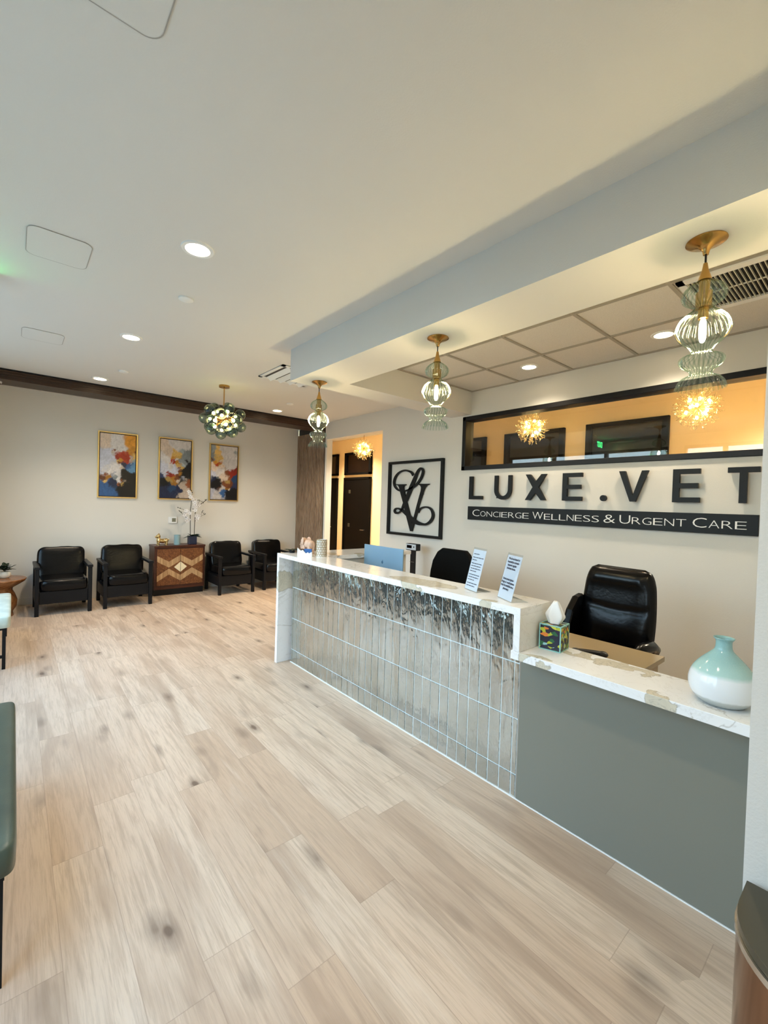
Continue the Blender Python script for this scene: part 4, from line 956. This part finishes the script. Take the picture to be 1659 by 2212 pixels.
# office chairs
def office_chair(name, label, loc, rz, hw, top, exec_):
    t = thing(name, label, 'office chair', loc, rz, 'office chairs behind the desk')  # faces -x locally
    for k in range(5):
        a_ = 2*PI*k/5+.3; e = (math.cos(a_)*.29, math.sin(a_)*.29)
        lg = MB().hexa([(math.cos(a_+.25)*.03, math.sin(a_+.25)*.03, .07), (e[0], e[1], .055), (math.cos(a_-.25)*.03, math.sin(a_-.25)*.03, .07)], [(math.cos(a_+.25)*.04, math.sin(a_+.25)*.04, .11), (e[0], e[1], .08), (math.cos(a_-.25)*.04, math.sin(a_-.25)*.04, .11)]).build('base_leg', M_BLACKM, t)
        MB().cyl((e[0]-.012*math.sin(a_), e[1]+.012*math.cos(a_), .028), (e[0]+.012*math.sin(a_), e[1]-.012*math.cos(a_), .028), .028, n=16).build('caster', M_BLACK, lg)
    MB().cyl((0, 0, .07), (0, 0, .44), .028).build('column', M_BLACKM, t)
    MB().sell((0, 0, .50), (.26, .26, .065), .5, .35, 36, 16, wr=.02).build('seat', M_LEATHER, t, smooth=True, ang=180)
    for s in (-1, 1):
        if exec_:
            if s > 0:
                MB().prism([(.25, .95), (.17, .93), (.09, .84), (.05, .74), (.05, .52), (.25, .52)], lambda a_, b_, d: (a_, hw-.03+d, b_), 0, .06).build('armrest', M_LEATHER, t, bevel=.02)
                continue
            P_a = [(.22, hw*.94, .92), (.16, hw+.005, .86), (.09, hw+.02, .79), (.05, hw+.02, .70), (.06, hw+.01, .58), (.10, hw-.02, .49)] if s > 0 else [(.24, -hw-.0, .60), (.20, -hw-.03, .68), (.10, -hw-.045, .72), (-.04, -hw-.045, .725), (-.10, -hw-.04, .69), (-.10, -hw-.02, .60), (-.04, -hw+.01, .50)]
            MB().tube(P_a, [.025, .036, .042, .040, .034, .028] if s > 0 else [.02, .028, .036, .038, .034, .028, .022], 12).build('armrest', M_LEATHER, t, smooth=True, ang=180)
            continue
        ar = MB().tube([(.10, s*(hw+.00), .46), (.08, s*(hw+.05), .60), (.10, s*(hw+.05), .70)], .016, 8).tube([(.02, s*(hw+.045), .695), (-.06, s*(hw+.045), .695)], .016, 8)
        ar.sell((0.0, s*(hw+.035), .715), (.15, .035, .024), .6, .5).build('armrest', M_BLACK, t, smooth=True, ang=60)
    MB().box(.20, .235, -.04, .04, .47, .70).build('back_bracket', M_BLACKM, t)
    if exec_:
        bm_ = MB(); H0, H1 = .52, top
        nu, nv = 28, 30; vs = []
        for side, off in ((-1, -.055), (1, .05)):
            for j in range(nv+1):
                v_ = j/nv; z = H0+(H1-H0)*v_
                prof = 1-.0*v_
                ww = hw*(.93+.07*math.sin(PI*min(1, v_*1.15)))
                if v_ > .80: ww *= math.sqrt(max(0, 1-((v_-.80)/.22)**2))*.38+.62 if v_ < 1 else .72
                if v_ > .97: ww *= .94
                for i in range(nu+1):
                    u_ = -1+2*i/nu; y = ww*u_; edge = (1-abs(u_)**6)*(1-abs(2*v_-1)**8)
                    puff = .0
                    puff += .018*math.exp(-((v_-.90)/.075)**2)*(1 if abs(u_) < .72 else .3)
                    puff += .016*math.exp(-((v_-.36)/.13)**2)*(1-u_*u_)
                    puff -= .012*math.exp(-((v_-.55-.05*u_*u_)/.02)**2)+.010*math.exp(-((v_-.20+.06*(1-u_*u_))/.015)**2)
                    puff -= .008*math.exp(-((abs(u_)-.74)/.03)**2)*(1 if v_ > .5 else 0)
                    x = .23+.07*v_+(off-(puff if side < 0 else 0))*edge**.5 if edge > 0 else .23+.07*v_
                    vs.append((x, y, z))
        st = (nu+1)*(nv+1)
        fs = []
        for s2 in (0, 1):
            for j in range(nv):
                for i in range(nu): fs.append(tuple(s2*st+q for q in (j*(nu+1)+i, j*(nu+1)+i+1, (j+1)*(nu+1)+i+1, (j+1)*(nu+1)+i)))
        bm_.add(vs, fs).build('backrest', M_LEATHER, t, smooth=True, ang=180)
        MB().tube([(.235, -hw*.62, top-.385), (.222, -hw*.3, top-.415), (.222, hw*.3, top-.415), (.232, hw*.62, top-.38)], .003, 6).build('piping', plain('olive_piping', (.10, .09, .05), .35), t)
    else:
        P = [(-hw, .60), (-hw*.99, .90), (-hw*.93, 1.02), (-hw*.72, top-.035), (-hw*.55, top), (hw*.55, top-.002), (hw*.75, top-.04), (hw*.94, 1.01), (hw, .9), (hw, .60), (hw*.6, .55), (-hw*.6, .55)]
        MB().prism(P, lambda a_, b_, d: (.24+d+(b_-.6)*.12, a_, b_), 0, .06).build('backrest', plain('black_mesh_fabric', (.004, .004, .004), .8, 0, .1), t, bevel=.018)
    return t
office_chair('office_chair', 'large black leather executive chair behind the low ledge', (3.03, 1.29, 0), math.radians(-5), .262, 1.175, True)
office_chair('office_chair', 'plain black office chair behind the left paper sign', (3.03, 2.86, 0), math.radians(-3), .285, 1.145, False)
# paper signs
M_PAPER = plain('printed_paper', (.80, .83, .90), .5); M_INK = plain('ink', (.03, .03, .06), .6)
M_ACR = pane_mat('acrylic', (.93, .95, .96))
def paper_sign(label, bl, brt, lean, h, lines, ink):
    a_, b_ = Vector((*bl, ZT)), Vector((*brt, ZT)); ex = (b_-a_).normalized(); W_ = (b_-a_).length; c = (a_+b_)/2
    t = thing('paper_sign', label, 'sign', c, 0, 'acrylic sign holders on the counter')
    back = Vector((0, 0, 1)).cross(ex); back = back if back.x > 0 else -back
    ez = (Vector((0, 0, 1))*math.cos(lean)+back*math.sin(lean)); nn = -back*math.cos(lean)+Vector((0, 0, 1))*math.sin(lean)
    fn = lambda p, q, d: ex*p+ez*q+nn*d
    hw_ = W_/2
    MB().prism([(-hw_, .002), (hw_, .002), (hw_, h), (-hw_, h)], fn, .0012, .003).build('holder', M_ACR, t)
    MB().prism([(-hw_, 0), (hw_, 0), (hw_, .10), (-hw_, .10)], lambda p, q, d: ex*p+back*q+Vector((0, 0, d)), .0005, .0025).build('foot', M_ACR, t)
    MB().prism([(-hw_+.003, .004), (hw_-.003, .004), (hw_-.003, h-.012), (-hw_+.003, h-.012)], fn, 0, .001).build('paper', M_PAPER, t)
    vs, fs = text_mesh('lines', [(s, sz, x0*W_-hw_, x1*W_-hw_, y_*h, ink) for (s, sz, x0, x1, y_) in lines], None)
    MB().add([fn(x, y, .0035) for x, y in vs], fs).build('print', M_INK, t, fix=False)
paper_sign('white notice sheet in an acrylic stand nearest the tissue box, two bold paragraphs', (2.105, 1.453), (2.030, 1.312), math.radians(14), .262,
  [('We do not board or', .017, .14, .90, .86), ('hospitalize animals', .017, .12, .88, .79), ('beyond regular', .017, .17, .78, .72), ('business hours.', .017, .17, .76, .65),
   ('Some prescription', .017, .10, .82, .42), ('drugs or medications', .017, .05, .90, .35), ('may be available at a', .017, .06, .90, .28), ('pharmacy.', .017, .25, .65, .21)], .0006)
paper_sign('bluish notice sheet with many small lines in an acrylic stand, left one', (2.137, 1.717), (2.089, 1.585), math.radians(14), .265,
  [('#', .010, .14, .55, .84), ('#', .010, .12, .92, .76), ('#', .010, .12, .45, .70), ('#', .010, .12, .88, .62), ('#', .010, .12, .88, .56), ('#', .010, .12, .88, .50), ('#', .010, .12, .60, .44), ('#', .010, .12, .90, .36), ('#', .010, .12, .88, .30), ('#', .010, .12, .60, .24), ('#', .010, .12, .90, .16), ('#', .010, .12, .75, .10)], .0003)
# tissue box
t = thing('tissue_box', 'tissue box with green leaf and toucan print beside the raised counter', 'tissue box', (2.178, 1.143, ZL), math.radians(6))
def leafy():
    g = G('tropical_print'); v = g.coord('Object'); m_ = g.n('Mapping'); m_.inputs['Rotation'].default_value = (.5, .6, .8); m_.inputs['Scale'].default_value = (95, 40, 60); g.l(v, m_.inputs[0])
    vo = g.n('TexVoronoi'); vo.inputs['Scale'].default_value = 1; g.l(m_.outputs[0], vo.inputs['Vector'])
    sp = g.n('SeparateColor'); g.l(vo.outputs['Color'], sp.inputs[0])
    x = g.ramp(sp.outputs[0], [(0, (.01, .01, .03)), (.25, (.02, .12, .04)), (.40, (.01, .01, .02)), (.52, (.45, .50, .03)), (.66, (.62, .60, .06)), (.74, (.02, .01, .03)), (.84, (.30, .55, .55)), (.93, (.75, .22, .03))])
    x.node.color_ramp.interpolation = 'CONSTANT'
    return g.pbr(x, .45)
a = .056; H_ = .132
MB().box(-a, a, -a, a, 0, H_).build('box', leafy(), t, bevel=.001)
ed = MB(); e = .0045
for sx_ in (-1, 1):
    for sy_ in (-1, 1): ed.box(sx_*a-(.0006 if sx_ < 0 else e), sx_*a+(e if sx_ < 0 else .0006), sy_*a-(.0006 if sy_ < 0 else e), sy_*a+(e if sy_ < 0 else .0006), 0, H_+.0006)
for z0, z1 in ((0, e), (H_-e, H_+.0008)):
    ed.box(-a-.0008, -a+e, -a, a, z0, z1).box(a-e, a+.0008, -a, a, z0, z1).box(-a, a, -a-.0008, -a+e, z0, z1).box(-a, a, a-e, a+.0008, z0, z1)
ed.build('border', plain('aqua_border', (.28, .58, .55), .5), t)
def tissue_m():
    g = G('tissue'); return g.pbr((.85, .83, .79), .9, 0, .1)
vs = []; nz_, na = 12, 28
for j in range(nz_+1):
    v_ = j/nz_
    for i in range(na):
        q = 2*PI*i/na; rx = (.026+.016*min(1, v_*3)) if v_ < .4 else .042-.030*(v_-.4)/.6; ry = .010+.012*(1-v_)
        k = 1+.16*math.sin(q*5+v_*2)
        vs.append((.004*v_+ry*k*math.cos(q), -.010*v_+rx*1.15*k*math.sin(q)+.006*v_, H_+.001+v_*.112+.006*math.sin(q*2)*v_))
fs = [(j*na+i, j*na+(i+1) % na, (j+1)*na+(i+1) % na, (j+1)*na+i) for j in range(nz_) for i in range(na)]+[tuple(nz_*na+i for i in range(na))]
tt = MB().add(vs, fs).build('tissue', tissue_m(), t, smooth=True, ang=180)
# handset on worktop
t = thing('phone_handset', 'black telephone handset lying on the inner worktop before the executive chair', 'phone', (2.50, 1.10, .748), math.radians(-60))
MB().sell((0, 0, .020), (.085, .020, .014), .6, .6).sell((.07, 0, .018), (.028, .028, .018)).sell((-.07, 0, .018), (.028, .028, .018)).build('body', M_BLACK, t, smooth=True, ang=180)
# vase
t = thing('ceramic_vase', 'large round bottle vase, turquoise glaze over white, on the low ledge', 'vase', (2.115, .415, ZL))
def vase_m():
    g = G('two_tone_glaze'); tcx = g.n('TexCoord'); sp = g.n('SeparateXYZ'); g.l(tcx.outputs['Object'], sp.inputs[0])
    n_ = g.noise(tcx.outputs['Object'], 30, 4); z = g.math('ADD', sp.outputs[2], g.math('MULTIPLY', g.math('SUBTRACT', n_, .5), .012))
    c = g.ramp(g.math('DIVIDE', z, .26), [(.0, (.42, .45, .43)), (.10, (.52, .55, .53)), (.13, (.80, .82, .83)), (.43, (.78, .81, .83)), (.49, (.42, .62, .58)), (.66, (.30, .50, .49)), (1, (.26, .46, .46))])
    sk = g.ramp(g.noise(tcx.outputs['Object'], 350, 2), [(.6, (0, 0, 0)), (.75, (1, 1, 1))])
    return g.pbr(g.mix(g.math('MULTIPLY', sk, .35), c, (.75, .8, .75, 1)), .12, 0, .5)
pv = [(0, 0), (.060, 0), (.078, .006), (.100, .030), (.110, .062), (.108, .095), (.094, .130), (.070, .162), (.045, .188), (.030, .205), (.0265, .222), (.027, .240), (.034, .250), (.0335, .253), (.027, .247), (.021, .225)]
MB().lathe(smooth_prof(pv, 3), n=64).build('body', vase_m(), t, smooth=True, ang=180)
# step bin
t = thing('waste_bin', 'half-round brushed steel step bin with dark lid at the bottom right corner', 'bin', (1.44, .02, 0))
def D(rx, hy, n=28): return [(0, -hy), (0, hy), (-rx*.30, hy)]+[(-rx*.30-rx*.70*math.cos(PI*i/n-PI/2), -hy*math.sin(PI*i/n-PI/2)) for i in range(1, n)]+[(-rx*.30, -hy)]
def brushed():
    g = G('floor_tinted_steel'); n_ = g.noise(g.wcoord((160, 160, .8)), 1, 3)  # brown base colour carries the floor's reflection in the steel
    return g.pbr((.24, .145, .095), g.math('MULTIPLY_ADD', n_, .10, .10), 1, .5)
MB().prism(D(.29, .195), lambda a_, b_, d: (a_, b_, d), .02, .605).build('body', brushed(), t, smooth=True, ang=40)
MB().prism(D(.293, .198), lambda a_, b_, d: (a_, b_, d), 0, .02).build('base', M_BLACK, t)
MB().prism(D(.293, .198), lambda a_, b_, d: (a_, b_, d), .607, .622).build('rim', M_STEEL, t, smooth=True, ang=40)
MB().prism(D(.287, .194), lambda a_, b_, d: (a_, b_, d), .622, .642).build('lid', plain('dark_lid', (.07, .065, .045), .35, .4), t, smooth=True, ang=40, bevel=.004)
MB().box(-.33, -.28, -.03, .03, .012, .022).build('pedal', M_STEEL, t)
